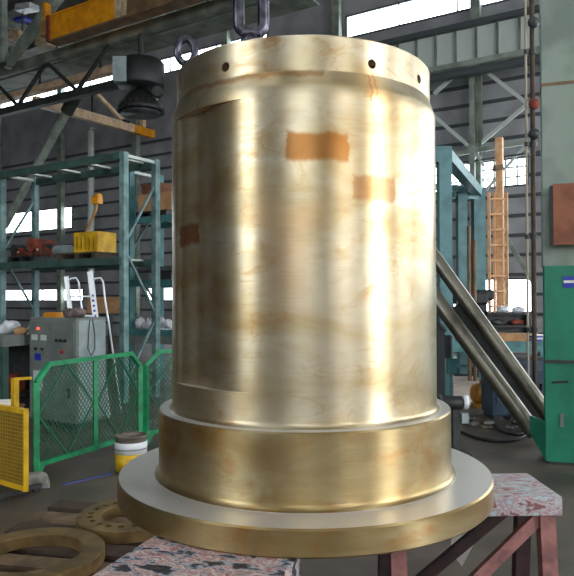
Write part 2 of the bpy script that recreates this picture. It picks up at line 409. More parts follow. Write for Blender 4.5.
    rs = N.new('ShaderNodeSeparateColor'); L.new(rr, rs.inputs[0]); L.new(math_('MULTIPLY_ADD', flat, -0.03, rs.outputs[0]), b.inputs['Roughness'])
    b.inputs['Anisotropic'].default_value = 0.62; b.inputs['Anisotropic Rotation'].default_value = 0.25
    tg = N.new('ShaderNodeTangent'); tg.direction_type = 'RADIAL'; tg.axis = 'Z'; L.new(tg.outputs[0], b.inputs['Tangent'])
    bp = N.new('ShaderNodeBump'); L.new(math_('MULTIPLY_ADD', flat, -0.12, 0.12), bp.inputs['Strength']); bp.inputs['Distance'].default_value = 0.004
    L.new(noise(cvec(0.3, 40.0), 3.0, 2), bp.inputs['Height']); L.new(bp.outputs[0], b.inputs['Normal'])
    return m
# patch angles and heights read off the photo (degrees from the front, metres above the floor)
def on_barrel(px, py, r=RB):
    d = ray(px, py); o = Vector((0, 0, HCAM)); ox, oy = o.x - CX, o.y - CY
    a = d.x ** 2 + d.y ** 2; bq = 2 * (ox * d.x + oy * d.y); c = ox ** 2 + oy ** 2 - r * r; disc = bq * bq - 4 * a * c
    t = (-bq - math.sqrt(max(disc, 0))) / (2 * a); p = o + d * t
    return math.degrees(math.atan2(p.x - CX, -(p.y - CY))), p.z
def patch_px(x0, x1, y0, y1, col, k, soft=60.0, r=RB):
    a = on_barrel(x0, (y0 + y1) / 2, r); c = on_barrel(x1, (y0 + y1) / 2, r); t = on_barrel((x0 + x1) / 2, y0, r); q = on_barrel((x0 + x1) / 2, y1, r)
    return (a[0], c[0], q[1] - ZF0, t[1] - ZF0, col, k, soft)
AMB = C(158, 100, 38)
PATCHES = [patch_px(285, 350, 130, 162, AMB, 0.85), patch_px(352, 396, 173, 202, AMB, 0.62), patch_px(177, 190, 222, 247, C(150, 84, 44), 0.8),
           patch_px(370, 373, 72, 102, C(170, 92, 50), 0.6, 200), patch_px(375, 378, 70, 98, C(170, 92, 50), 0.5, 200),
           patch_px(186, 325, 71, 81, C(164, 116, 58), 0.7, 60.0, RTOP),
           patch_px(255, 320, 195, 330, C(212, 168, 130), 0.35, 6.0), patch_px(240, 330, 195, 235, C(206, 160, 110), 0.3, 14.0)]  # first one: the photographer's pinkish reflection painted as a soft tint
M_CYL = cylinder_material('turned_metal', (C(174, 148, 104), C(192, 174, 138), C(206, 194, 166), C(182, 158, 118)))
M_CYLB = cylinder_material('oiled_shaded_metal', (C(156, 132, 86), C(172, 150, 106), C(186, 168, 128), C(164, 138, 92)), 0.52)  # browner tones hold the oil film and some of the shade low down
cyl = thing('machined_cylinder', (CX, CY, ZF0), 'tall gold-brown machined steel cylinder standing on a wide round flange', 'machine part')
def arc(c, r, a0, a1, n=5): return [(c[0] + r * math.cos(R(a0 + (a1 - a0) * i / n)), c[1] + r * math.sin(R(a0 + (a1 - a0) * i / n))) for i in range(n + 1)]
NB = 360
def ringsurf(rows, close=False):
    """rows: list of (function theta->radius, z); theta 0 faces -Y"""
    mb = MB(); vs = []
    for fr, z in rows:
        for i in range(NB):
            t = 2 * math.pi * i / NB; r = fr(math.degrees(t) if t <= math.pi else math.degrees(t) - 360) if callable(fr) else fr
            vs.append((r * math.sin(t), -r * math.cos(t), z))
    fs = []
    for j in range(len(rows) - (0 if close else 1)):
        a, b = j * NB, ((j + 1) % len(rows)) * NB; fs += [(a + i, a + (i + 1) % NB, b + (i + 1) % NB, b + i) for i in range(NB)]
    mb.add(vs, fs, True); return mb
def finish(o, ang=25):
    me = o.data; bm = bmesh.new(); bm.from_mesh(me)
    for e in bm.edges:
        if len(e.link_faces) == 2 and e.calc_face_angle(0) > R(ang): e.smooth = False
    bm.to_mesh(me); bm.free(); return o
# the milled side pocket: a flat floor running out to the right
def pol(t, r): return Vector((r * math.sin(R(t)), -r * math.cos(R(t))))
TA, TM, TB, TC = -67.0, -62.0, -38.0, -17.0
qa, qb = pol(TM, RB - 0.019), pol(TB, RB - 0.019)
def sstep(k): k = min(max(k, 0), 1); return k * k * (3 - 2 * k)
def seg_r(t, p, q):
    d = Vector((math.sin(R(t)), -math.cos(R(t)))); e = q - p; den = d.x * e.y - d.y * e.x
    return (p.x * e.y - p.y * e.x) / den
def pocket(t):
    if t <= TA or t >= TC: return RB
    if t < TM: return RB - 0.019 * sstep((t - TA) / (TM - TA))
    if t < TB: return seg_r(t, qa, qb) - 0.014 * math.sin(math.pi * (t - TM) / (TB - TM)) ** 2
    return RB - 0.019 * (1 - (t - TB) / (TC - TB)) ** 2
zp0, zp1 = on_barrel(200, 387)[1] - ZF0 - 0.005, on_barrel(200, 108)[1] - ZF0
zc, zt = ZC1 - ZF0, ZT - ZF0
zcham0 = on_barrel(303, 82)[1] - ZF0; zcham1 = on_barrel(303, 70, RTOP)[1] - ZF0
rows = [(RB - 0.14, zc - 0.05), (RB + 0.027, zc - 0.004)] + [(RB + 0.022 - 0.022 * math.sin(R(a)), zc + 0.022 - 0.022 * math.cos(R(a))) for a in (20, 40, 60, 75, 90)]
rows += [(RB, zp0), (pocket, zp0)] + [(pocket, zp0 + (zp1 - zp0) * k / 12) for k in range(1, 12)] + [(pocket, zp1), (RB, zp1), (RB, zcham0 - 0.012), (RB - 0.004, zcham0), (RTOP + 0.004, zcham1 - 0.012), (RTOP, zcham1), (RTOP - 0.16, zcham1), (RB - 0.14 - 0.02, zc)]
finish(ringsurf(rows).build('barrel', M_CYL, cyl))
tc_rows = [(RTOP - 0.16, zcham1), (RTOP, zcham1), (RTOP, zt - 0.006), (RTOP - 0.006, zt), (RTOP - 0.16, zt)]
top = ringsurf(tc_rows, True).build('top_collar', M_CYL, cyl)
cut = MB()
for px, py in ((225.5, 67), (372, 64), (419, 79), (181.5, 86)):
    t, z = on_barrel(px, py, RTOP); a = pol(t, RTOP + 0.03); c = pol(t, RTOP - 0.09)
    cut.tube((a.x, a.y, z - ZF0), (c.x, c.y, z - ZF0), 0.019, n=20)
cut.sm = [False] * len(cut.f)
co = cut.build('hole_cutter', M_BLACK, cyl)
bo = top.modifiers.new('holes', 'BOOLEAN'); bo.operation = 'DIFFERENCE'; bo.object = co; bo.solver = 'EXACT'
bpy.context.view_layer.update()
dg = bpy.context.evaluated_depsgraph_get(); nm = bpy.data.meshes.new_from_object(top.evaluated_get(dg)); top.modifiers.clear(); top.data = nm
nm.materials.clear(); nm.materials.append(M_CYL)
for p in nm.polygons: p.material_index = 0
bpy.data.objects.remove(co); finish(top)
crow = [(RC - 0.3, ZF1 - ZF0 - 0.02), (RC + 0.034, ZF1 - ZF0 - 0.004)] + [(RC + 0.028 - 0.028 * math.sin(R(a)), ZF1 - ZF0 + 0.028 - 0.028 * math.cos(R(a))) for a in (20, 40, 60, 75, 90)] + [(RC, zc - 0.006), (RC - 0.006, zc), (RC - 0.2, zc)]
finish(ringsurf(crow).build('base_collar', M_CYLB, cyl))
zf = ZF1 - ZF0
finish(ringsurf([(RF - 0.45, 0), (RF - 0.008, 0), (RF, 0.008), (RF, zf - 0.007), (RF - 0.007, zf), (RF - 0.45, zf)], True).build('base_flange', M_CYLB, cyl))

# lifting gear on the top rim
def lifting_eye(loc, rz, label, big):
    t = thing('lifting_shackle' if big else 'lifting_eye', loc, label, 'lifting gear', rz)
    MB().lathe([(0.0, 0), (0.042, 0), (0.042, 0.018), (0.030, 0.03), (0.022, 0.05), (0.0, 0.05)] if big else [(0, 0), (0.034, 0), (0.034, 0.014), (0.02, 0.03), (0.02, 0.07), (0, 0.07)], 24).build('base_collar', M_CHROME, t)
    if big:
        pts = [(0.050 * math.sin(R(x)), 0, 0.085 - 0.045 * math.cos(R(x))) for x in range(-90, 91, 15)] + [(0.050, 0, 0.20), (0.052, 0, 0.28)] + [(0.052 * math.cos(R(x)), 0, 0.28 + 0.05 * math.sin(R(x))) for x in range(15, 180, 15)] + [(-0.052, 0, 0.28), (-0.050, 0, 0.20)]
        MB().path(pts, 0.023, 12, True).build('shackle_bow', M_CHROME, t)
        MB().box((0, 0, 0.045), (0.085, 0.05, 0.03)).build('yoke', M_CHROME, t, bevel=0.008)
    else:
        MB().path([(0.040 * math.sin(R(x)), 0, 0.122 - 0.056 * math.cos(R(x))) for x in range(0, 360, 15)], 0.0165, 12, True).build('eye_ring', M_CHROME, t)
    return t
def rim(px, py, r):
    t, z = on_barrel(px, py, r); q = pol(t, r); return (CX + q.x, CY + q.y, ZT)
lifting_eye(rim(251, 40, 0.525), R(8), 'large steel shackle and eye bolt on the cylinder rim under the orange crane beam', True)
lifting_eye(rim(184, 60, 0.546), R(10), 'small dark lifting eye on the left edge of the cylinder rim', False)

# ------------------------------------------------------------------ trestles under the flange
def trestle(loc, rz, L_, W_, label, topmat, legmat, backmat):
    H_ = 0.75; t = thing('trestle', loc, label, 'trestle', rz)
    MB().box((0, 0, H_ - 0.042), (L_, W_, 0.084)).build('top_slab', topmat, t, bevel=0.006)
    x, y = L_ / 2 - 0.05, W_ / 2 - 0.05
    for sx in (-1, 1):
        for sy in (-1, 1):
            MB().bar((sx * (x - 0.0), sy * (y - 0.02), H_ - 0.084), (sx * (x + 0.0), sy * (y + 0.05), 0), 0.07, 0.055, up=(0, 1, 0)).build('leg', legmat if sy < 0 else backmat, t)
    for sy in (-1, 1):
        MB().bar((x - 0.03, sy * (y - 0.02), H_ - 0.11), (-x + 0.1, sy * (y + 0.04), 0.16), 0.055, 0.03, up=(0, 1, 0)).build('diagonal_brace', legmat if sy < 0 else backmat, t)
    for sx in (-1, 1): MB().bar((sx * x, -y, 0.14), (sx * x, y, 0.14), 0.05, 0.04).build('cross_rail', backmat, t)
    return t
a1, a2 = G(563, 497, 0.75), G(515, 474, 0.75)
x1 = (a1.x + a2.x) / 2 + 0.035
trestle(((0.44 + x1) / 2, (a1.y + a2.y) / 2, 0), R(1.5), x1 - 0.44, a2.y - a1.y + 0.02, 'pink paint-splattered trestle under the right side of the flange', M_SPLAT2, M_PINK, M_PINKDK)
ex, ey = Vector((math.cos(R(-20)), math.sin(R(-20)), 0)), Vector((-math.sin(R(-20)), math.cos(R(-20)), 0))
cn = Vector((-0.50, 2.50, 0)); c2 = cn + ex * 0.29 - ey * 0.22
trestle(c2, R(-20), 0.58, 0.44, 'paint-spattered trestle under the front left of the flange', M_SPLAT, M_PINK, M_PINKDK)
# white paper hanging between the legs
pp = MB(); q = P(466, 533, 3.38)
pp.add([P(452, 533, 3.40), P(478, 530, 3.40), P(473, 546, 3.43), P(462, 567, 3.45), P(451, 552, 3.43)] + [P(452, 533, 3.40) + Vector((0, .004, 0)), P(478, 530, 3.40) + Vector((0, .004, 0)), P(473, 546, 3.43) + Vector((0, .004, 0)), P(462, 567, 3.45) + Vector((0, .004, 0)), P(451, 552, 3.43) + Vector((0, .004, 0))],
       [(0, 4, 3, 2, 1), (5, 6, 7, 8, 9)] + [(i, (i + 1) % 5, 5 + (i + 1) % 5, 5 + i) for i in range(5)])
tag(pp.build('hanging_rag', M_PAPER, None, origin=q), 'white rag hanging down behind the flange beside the pink trestle', 'rag')

# ------------------------------------------------------------------ pallet and the two rings at lower left
pal = thing('timber_pallet', (-1.25, 3.92, 0), 'low dark timber pallet under the two brass-coloured rings', 'pallet', R(-12))
for i in range(8):
    MB().box((0, -0.90 + i * 0.245, 0.115), (1.3, 0.15 + 0.02 * (i % 3), 0.03)).build('deck_board', M_WOODDK if i % 3 else M_WOOD, pal)
for x in (-0.55, 0, 0.55): MB().box((x, -.04, 0.05), (0.09, 1.85, 0.1)).build('bearer', M_WOODDK, pal)
ZP = 0.13
def ring(loc, Ro, Ri, th, label, name='flange_ring', holes=0, hr=0.0, step=None):
    t = thing(name, loc, label, 'ring')
    prof = [(Ri, 0), (Ro, 0), (Ro, th - 0.005), (Ro - 0.006, th), (Ri + 0.006, th), (Ri, th - 0.005)]
    n = 96
    mb = MB().lathe(prof, n, closed=True, smooth=False); mb.sm = [True] * len(mb.f)
    o = finish(mb.build('ring_body', M_RING, t))
    if holes:
        cu = MB()
        for k in range(holes):
            an = 2 * math.pi * k / holes; cu.tube((hr * math.cos(an), hr * math.sin(an), th * 0.35), (hr * math.cos(an), hr * math.sin(an), th + 0.05), 0.022, n=14)
        cu.sm = [False] * len(cu.f); c_ = cu.build('hole_cutter', M_BLACK, t)
        b_ = o.modifiers.new('holes', 'BOOLEAN'); b_.operation = 'DIFFERENCE'; b_.object = c_; b_.solver = 'EXACT'
        bpy.context.view_layer.update(); d_ = bpy.context.evaluated_depsgraph_get(); n_ = bpy.data.meshes.new_from_object(o.evaluated_get(d_))
        o.modifiers.clear(); o.data = n_; n_.materials.clear(); n_.materials.append(M_RING)
        for p in n_.polygons: p.material_index = 0
        bpy.data.objects.remove(c_); finish(o)
    return t
zr = ZP + 0.07
g1 = G(103, 548, zr); gb = G(30, 527, zr)
Ro = 0.40; ring((g1.x - Ro + 0.01, gb.y - Ro, ZP), Ro, 0.275, 0.07, 'large plain brass-coloured ring lying in the lower left corner')
g2 = G(77, 515.5, ZP + 0.075); Ro2 = 0.35
ring((g2.x + Ro2 * 0.985, g2.y + 0.05, ZP), Ro2, 0.19, 0.075, 'smaller brass-coloured ring with a circle of bolt holes beside the flange', holes=20, hr=0.262)

# ------------------------------------------------------------------ pail
g = G(131, 472); pail = thing('paint_pail', (g.x, g.y, 0), 'round metal pail with white and yellow label beside the green fence', 'pail')
pr = 0.148
pbody = MB().lathe([(0.0, 0), (pr - 0.012, 0), (pr, 0.34), (pr + 0.006, 0.345), (pr - 0.006, 0.35), (pr - 0.012, 0.33), (0.0, 0.325)], 36).build('pail_body', mat('pail_tin', C(146, 138, 128), 0.4, 0.5, C(112, 96, 84), 9), pail)
MB().lathe([(pr - 0.006, 0.19), (pr + 0.001, 0.19), (pr + 0.003, 0.295), (pr - 0.003, 0.295)], 36, closed=True).build('white_label_band', M_WHITE, pbody)
MB().lathe([(pr - 0.012, 0.03), (pr - 0.0065, 0.03), (pr + 0.001, 0.19), (pr - 0.006, 0.19)], 36, closed=True).build('yellow_label_band', M_YEL, pbody)
MB().path([(math.cos(R(a)) * (pr + 0.014), math.sin(R(a)) * (pr + 0.014), 0.285 - 0.05 * math.cos(R(a * 0.0))) for a in range(-170, -5, 11)], 0.004, 6).build('wire_handle', M_DARK, pbody)

# ------------------------------------------------------------------ green fence panels
def fence(p0, p1, label, foot=True, mid=True):
    p0 = Vector((p0.x, p0.y, 0)); p1 = Vector((p1.x, p1.y, 0)); d = p1 - p0; Ln = d.length; rz = math.atan2(d.y, d.x)
    t = thing('mesh_fence', p0, label, 'fence', rz, group='green mesh fence panels')
    Hh, cz, ch, pw = 1.03, 0.17, 0.15, 0.042
    def tb(a, b, n, r=pw / 2): return MB().bar(a, b, pw if n != 'brace' else 0.014, pw if n != 'brace' else 0.014).build(n, M_GREEN if n != 'brace' else M_MESH, t)
    for x in (0, Ln): MB().bar((x, 0, 0.0), (x, 0, Hh - ch), pw + .01, pw + .01).build('post', M_GREEN, t)
    if mid: MB().bar((Ln * 0.52, 0, 0.10), (Ln * 0.52, 0, Hh), pw, pw).build('post', M_GREEN, t)
    tb((0, 0, Hh - ch), (ch, 0, Hh), 'corner_rail'); tb((Ln, 0, Hh - ch), (Ln - ch, 0, Hh), 'corner_rail')
    tb((ch - .01, 0, Hh), (Ln - ch + .01, 0, Hh), 'top_rail'); tb((0, 0, 0.14), (Ln, 0, 0.14), 'bottom_rail')
    MB().add([(0.02, -0.015, 0.0), (0.02, 0.015, 0.0), (0.10, 0.015, 0.13), (0.10, -0.015, 0.13), (0.02, -.015, .13), (0.02, .015, .13)], [(0, 1, 2, 3), (0, 3, 4), (1, 5, 2), (4, 3, 2, 5), (0, 4, 5, 1)]).build('foot_gusset', M_GREEN, t)
    h0, h1 = 0.16, Hh - 0.02
    for k in range(2):
        xa, xb = (0.02, Ln * 0.5) if k == 0 else (Ln * 0.54, Ln - 0.02); xm = (xa + xb) / 2; zm = (h0 + h1) / 2
        for a, b in (((xm, h1), (xa, zm)), ((xa, zm), (xm, h0)), ((xm, h0), (xb, zm)), ((xb, zm), (xm, h1))):
            tb((a[0], 0, a[1]), (b[0], 0, b[1]), 'brace')
    mesh = MB(); st = 0.05
    def clip(x0, sgn):
        z = h0; x = x0; pts = []
        k = int((h1 - h0) / 0.01)
        inside = [(x0 + sgn * 0.8 * j * 0.01, h0 + j * 0.01) for j in range(k)]
        inside = [(a, b) for a, b in inside if 0.0 < a < Ln and b < Hh - max(0, ch - a) and b < Hh - max(0, ch - (Ln - a))]
        if len(inside) > 2: mesh.bar((inside[0][0], 0.0, inside[0][1]), (inside[-1][0], 0.0, inside[-1][1]), 0.005, 0.005)
    n = int((Ln + 0.8) / st)
    for i in range(n): clip(-0.75 + i * st, 1); clip(i * st, -1)
    mesh.build('wire_mesh', M_MESH, t)
    if foot: pass
    return t
f0 = G(36, 481); f1 = G(140, 446)
fence(f0, f1, 'green mesh fence panel in front of the grey control cabinet')
fe = f1 + Vector((0.055, 0.05, 0)); fence(fe, fe + Vector((1.25, 0.62, 0)), 'green mesh fence panel running behind the tall cylinder')
g = f0 + Vector((0.03, -0.05, 0))
cb = MB().add([(-.15, -.11, 0), (.15, -.11, 0), (.15, .11, 0), (-.15, .11, 0), (-.12, -.085, .085), (.12, -.085, .085), (.12, .085, .085), (-.12, .085, .085), (-.07, -.05, .115), (.07, -.05, .115), (.07, .05, .115), (-.07, .05, .115)],
  [(0,3,2,1), (0,1,5,4), (1,2,6,5), (2,3,7,6), (3,0,4,7), (4,5,9,8), (5,6,10,9), (6,7,11,10), (7,4,8,11), (8,9,10,11)])
cbo = cb.build('concrete_foot', M_CONC, None, bevel=0.008); cbo.location = (g.x, g.y - 0.12, 0); cbo.rotation_euler = (0, 0, R(20))
tag(cbo, 'grey concrete foot block at the base of the green fence', 'block')

# ------------------------------------------------------------------ yellow cart at the left edge
yc = G(26, 491, 0.06)
rzc = R(-36)
yt = thing('mesh_barrier', (yc.x, yc.y, 0), 'yellow framed mesh barrier panel cut by the left edge of the picture', 'barrier', rzc)
L2, Hc = 1.1, P(26, 409, yc.y).z
for x in (0, -L2): MB().bar((x, 0, .06), (x, 0, Hc), 0.04, 0.04).build('frame_post', M_YEL, yt)
for z in (0.08, Hc - .02): MB().bar((0.0, 0, z), (-L2, 0, z), 0.04, 0.04).build('frame_rail', M_YEL, yt)
MB().bbox((-0.015, -0.006, 0.09), (-L2 + .015, 0.006, Hc - 0.03)).build('mesh_panel', M_YELMESH, yt)
wr = MB()
for i in range(1, 30): wr.bar((-L2 * i / 30, -0.009, 0.09), (-L2 * i / 30, -0.009, Hc - 0.03), 0.005, 0.005)
for i in range(1, 20): wr.bar((-0.015, -0.009, 0.09 + (Hc - .1) * i / 20), (-L2 + .015, -0.009, 0.09 + (Hc - .1) * i / 20), 0.005, 0.005)
wr.build('mesh_wire', mat('mesh_wire_yellow', C(176, 140, 34), .5), yt)
for x in (-0.10, -L2 + .10):
    MB().bbox((x - .025, -.2, .03), (x + .025, .2, .06)).build('foot_bar', M_DARK, yt)
    for y in (-.16, .16): MB().tube((x - .018, y, 0.03), (x + .018, y, 0.03), 0.03, n=16).build('caster_wheel', M_BLACK, yt)
hb = P(15, 404, 6.0); hq = P(15, 378, 6.0)
ypost = thing('bollard_rail', (hb.x, hb.y, 0), 'yellow post with a short side bar behind the yellow barrier', 'post', worldparts=True)
MB().bar((hb.x, hb.y, 0), (hb.x, hb.y, hq.z), 0.05, 0.05).build('post', M_YEL, ypost)
MB().bar((hb.x, hb.y, hq.z - 0.01), tuple(Vector((hb.x, hb.y, hq.z - 0.01)) + Vector((0.12, 0.08, 0.0))), 0.025, 0.025).build('side_bar', M_YEL, ypost)
MB().box((hb.x, hb.y, 0.01), (0.16, 0.16, 0.02)).build('base_plate', M_YEL, ypost)
b0 = P(3, 406, 6.7); cst = thing('carton_stool', (b0.x, b0.y, 0), 'dark stool carrying the white carton at the left edge', 'stool')
MB().bbox((-.16, -.16, b0.z - .03), (.16, .16, b0.z)).build('seat', M_CARDDK, cst)
for x in (-.13, .13):
    for y in (-.13, .13): MB().bbox((x - .02, y - .02, 0), (x + .02, y + .02, b0.z - .03)).build('leg', M_DARK, cst)
tag(MB().box((0, 0, 0.03), (0.18, 0.12, 0.06), R(10)).build('white_carton', M_PAPER, None, bevel=0.004), 'small white carton on the stool behind the yellow barrier', 'box').location = (b0.x, b0.y, b0.z)

# ------------------------------------------------------------------ control cabinet behind the fence
cc = G(76, 431); Wc, Dc, Hcab = 0.90, 0.48, 1.33 + 0.05
cabt = thing('control_cabinet', (cc.x, cc.y, 0), 'grey control cabinet with knobs and a red lamp behind the green fence', 'cabinet', -A)
MB().bbox((-Wc, 0, 0.08), (0, Dc, Hcab)).build('cabinet_body', M_GREYCAB, cabt, bevel=0.008)
MB().bbox((-Wc + .04, .04, 0), (-.04, Dc - .04, .08)).build('plinth', M_DARK, cabt)
MB().bbox((0.001, 0.03, 0.12), (0.014, Dc - 0.03, Hcab - 0.03)).build('lit_side_panel', M_LTCAB, cabt)  # side towards the light painted paler than the body
cdoor = MB().bbox((-Wc + 0.04, -0.014, 0.15), (-0.04, 0, 0.72)).build('lower_door', M_GREYCAB, cabt)
MB().bar((-0.10, -0.03, 0.40), (-0.10, -0.03, 0.52), 0.02, 0.03).build('door_handle', M_BLACK, cdoor)
cpan = MB().bbox((-Wc + 0.03, -0.012, 0.78), (-0.03, 0, Hcab - 0.04)).build('front_panel', M_GREYCAB, cabt)
for x, z, r_, m_ in ((-0.70, 1.24, .018, M_REDLAMP), (-0.34, 1.10, .02, M_BLACK), (-0.26, 1.10, .02, M_BLACK), (-0.18, 1.10, .02, M_BLACK), (-0.24, 0.96, .022, M_RED), (-0.62, 0.98, .018, M_BLACK), (-0.75, 0.98, .018, M_BLACK)):
    MB().tube((x, -0.012, z), (x, -0.035, z), r_, n=14).build('indicator_lamp' if m_ is M_REDLAMP else 'knob', m_, cpan)
for x in (-0.78, -0.60): MB().bbox((x - .055, -0.02, 1.09), (x + .055, -0.012, 1.16)).build('meter', M_PALE, cpan)
MB().bbox((-0.77, -0.018, 0.83), (-0.65, -0.012, 0.92)).build('blue_label', M_BLUESIGN, cpan)
MB().bbox((-0.80, -0.02, 0.45), (-0.62, -0.014, 0.70)).build('door_notice', M_PALE, cdoor)
MB().path([(0.02, 0.20, Hcab - .02), (0.03, 0.17, Hcab - 0.2), (0.03, 0.16, Hcab - 0.38), (0.03, 0.21, Hcab - 0.47), (0.03, 0.27, Hcab - 0.40), (0.03, 0.27, Hcab - 0.2), (0.02, 0.24, Hcab - .02)], 0.006, 6).build('cable_loop', M_DARK, cabt)
def cabw(x, y, z): return Vector((cc.x, cc.y, 0)) + U * x + V * y + Vector((0, 0, z))
o = tag(MB().box((0, 0, 0.025), (0.26, 0.18, 0.05)).box((0, 0, 0.056), (0.22, 0.14, 0.012)).build('tool_tray', M_ORANGE, None), 'orange tool tray on the control cabinet', 'tray'); o.location = cabw(-0.64, .2, Hcab); o.rotation_euler = (0, 0, -A)
o = tag(MB().blob((0, 0, 0.06), (0.16, 0.10, 0.075), 3, 0.3, flat=True).build('cloth_bundle', mat('grubby_cloth', C(120, 108, 104), 0.9, 0, C(80, 70, 68), 12), None), 'crumpled grey cloth on the control cabinet', 'cloth'); o.location = cabw(-0.27, .2, Hcab - 0.02)

# aluminium ladder standing behind the cabinet
lb = P(99, 345, 9.1); lt = P(89, 262, 9.3)
ld = thing('step_ladder', (lb.x, lb.y, 0), 'white aluminium ladder with hooped rails behind the control cabinet', 'ladder', worldparts=True)
dl = (lt - lb); base = lb - dl * (lb.z / dl.z)
for off, hoop in ((0.0, True), (-0.36, True)):
    o_ = Vector((off, 0.05 * (off != 0), 0)); a = base + o_; b = base + dl * ((2.0 if off == 0 else 1.93) / dl.z) + o_
    MB().bar(a, b, 0.075 if off == 0 else 0.06, 0.03, up=(0, 1, 0)).build('rail', M_ALU, ld)
    top_ = base + dl * (1.85 / dl.z) + o_
    MB().path([top_, top_ + Vector((0.05, 0, 0.05)), top_ + Vector((0.13, 0, 0.06)), top_ + Vector((0.165, 0, 0.0)), top_ + Vector((0.19, 0, -0.25)), top_ + Vector((0.24, 0, -0.55)), top_ + Vector((0.42, 0, -top_.z + 0.015))], 0.014, 8).build('hoop_rail', M_ALU, ld)
for k in range(6):
    z = 0.3 + k * 0.27; a = base + dl * (z / dl.z); MB().bar(a, a + Vector((-0.36, 0.05, 0)), 0.05, 0.025).build('rung', M_ALU, ld)
for k in range(5):
    z = 1.66 - k * 0.07; a = base + dl * (z / dl.z) + Vector((0, -0.0195, 0)); MB().box(a, (0.03, 0.006, 0.03)).build('blue_mark', M_BLUESIGN, ld)

# ------------------------------------------------------------------ racking on the left
def rackparts(t, u0, u1, v0, v1, H, levels, postm, beamm, postw=0.09, braces=True, bh=0.12):
    for u in (u0, u1):
        for v in (v0, v1): MB().bbox((u - postw / 2, v - postw / 2, 0), (u + postw / 2, v + postw / 2, H)).build('post', postm, t)
        zz_ = 0.25; s = 0
        while braces and zz_ + 1.1 < H:
            a, b = ((v0, v1) if s == 0 else (v1, v0)); MB().bar((u, a, zz_), (u, b, zz_ + 1.05), 0.035, 0.035, up=(1, 0, 0)).build('frame_brace', M_RACKPOST, t); zz_ += 1.1; s ^= 1
        MB().bar((u, v0, H - 0.05), (u, v1, H - 0.05), 0.05, 0.05).build('end_tie', M_PALE, t)
    for z in levels:
        for v in (v0 - postw / 2 - 0.02, v1): MB().bbox((u0, v - 0.025, z - bh), (u1, v + 0.025, z)).build('shelf_beam', beamm, t)
        n = 4
        for k in range(n):
            u = u0 + (u1 - u0) * (k + 0.6) / n; MB().bbox((u - 0.06, v0, z - 0.035), (u + 0.06, v1, z - 0.005)).build('cross_bar', M_PALE, t)
VA = 7.25
pa = PV(124, 262, VA); pz = PV(124, 160, VA); p0_ = PV(2, 262, VA)
zA0, zA1 = PV(60, 260, VA).z, PV(60, 163.5, VA).z
HA = PV(124, 152, VA).z
rackA = thing('storage_rack', world(Vector(((pa.x + p0_.x) / 2, VA, 0))), 'dark green two-level storage rack carrying the yellow crate', 'rack', -A)
orgA = hall(Vector(rackA.location))
class Off:  # temporary re-origin: rack parts given in hall coordinates
    pass
def hallparts(root, fn, *a, **k):
    before = set(root.children); fn(root, *a, **k); og = hall(Vector(root.location))
    for ch in root.children:
        if ch not in before and ch.type == 'MESH' and not ch.get('_h'):
            ch.data.transform(Matrix.Translation(-og))
hallparts(rackA, rackparts, p0_.x, pa.x, VA, VA + 0.70, HA, [zA0, zA1], M_RACKPOST, M_RACK, 0.10)
VB = 8.9
q0 = PV(130, 222, VB); q1 = PV(262, 222, VB); zB2 = PV(150, 217, VB).z; zB1 = PV(150, 280, VB).z; zB0 = PV(150, 329, VB).z
rackB = thing('storage_rack', world(Vector(((q0.x + q1.x) / 2, VB, 0))), 'teal storage rack with cardboard boxes directly left of the cylinder', 'rack', -A)
hallparts(rackB, rackparts, q0.x, q1.x, VB, VB + 0.8, PV(150, 166, VB).z, [zB0, zB1, zB2], M_TEAL, M_TEAL, 0.12)
def sheetB(t): MB().bbox((q0.x, VB - 0.1, zB0 - 0.26), (q1.x, VB - 0.085, zB0 - 0.11)).build('front_sheet', M_GREYCAB, t)
hallparts(rackB, sheetB)
def hplace(o, px, py, v, z): 
    h = PV(px, py, v); w = world(Vector((h.x, v, z))); o.location = w; o.rotation_euler = (0, 0, -A); return o
# goods on the left rack
def crate(label):
    t = thing('plastic_crate', (0, 0, 0), label, 'crate'); l, w, h = 0.56, 0.40, 0.34
    for y in (-w / 2, w / 2):
        MB().bbox((-l / 2, y - .012, 0), (l / 2, y + .012, 0.05)).bbox((-l / 2, y - .012, h - .07), (l / 2, y + .012, h)).build('side_wall', M_YEL, t)
        for k in range(6): x = -l / 2 + .03 + (l - .06) * k / 5; MB().bbox((x - .03, y - .01, 0.05), (x + .03, y + .01, h - .07)).build('slat', M_YEL, t)
    for x in (-l / 2, l / 2): MB().bbox((x - .012, -w / 2, 0), (x + .012, w / 2, h)).build('end_wall', M_YEL, t)
    MB().bbox((-l / 2, -w / 2, 0), (l / 2, w / 2, 0.02)).build('bottom', M_YEL, t); return t
def pallet_small(label, l, w, m=M_WOODDK):
    t = thing('shelf_pallet', (0, 0, 0), label, 'pallet')
    for k in range(5): MB().bbox((-l / 2, -w / 2 + k * w / 5 + .01, .09), (l / 2, -w / 2 + (k + 1) * w / 5 - .01, .115)).build('deck_board', m, t)
    for x in (-l / 2 + .06, 0, l / 2 - .06): MB().bbox((x - .05, -w / 2, 0), (x + .05, w / 2, .09)).build('bearer', m, t)
    return t
vc = VA + 0.35
hplace(pallet_small('wooden pallet under the yellow crate on the rack', 0.95, 0.62), 91, 255, vc, zA0)
hplace(crate('yellow slatted plastic crate on the upper rack shelf'), 95, 240, vc, zA0 + 0.115)
hplace(pallet_small('dark pallet under the rusty machine parts on the rack', 0.72, 0.56, M_BLACK), 34, 255, vc, zA0)
gr = MB().lathe([(0, -.2), (.07, -.2), (.085, -.19), (.085, .19), (.07, .2), (0, .2)], 24, axis=(1, 0, 0)).build('grey_roll', M_LTCAB, None)
tag(gr, 'pale grey roll lying beside the yellow crate', 'roll'); hplace(gr, 63, 245, vc, zA0 + 0.115 + 0.085)
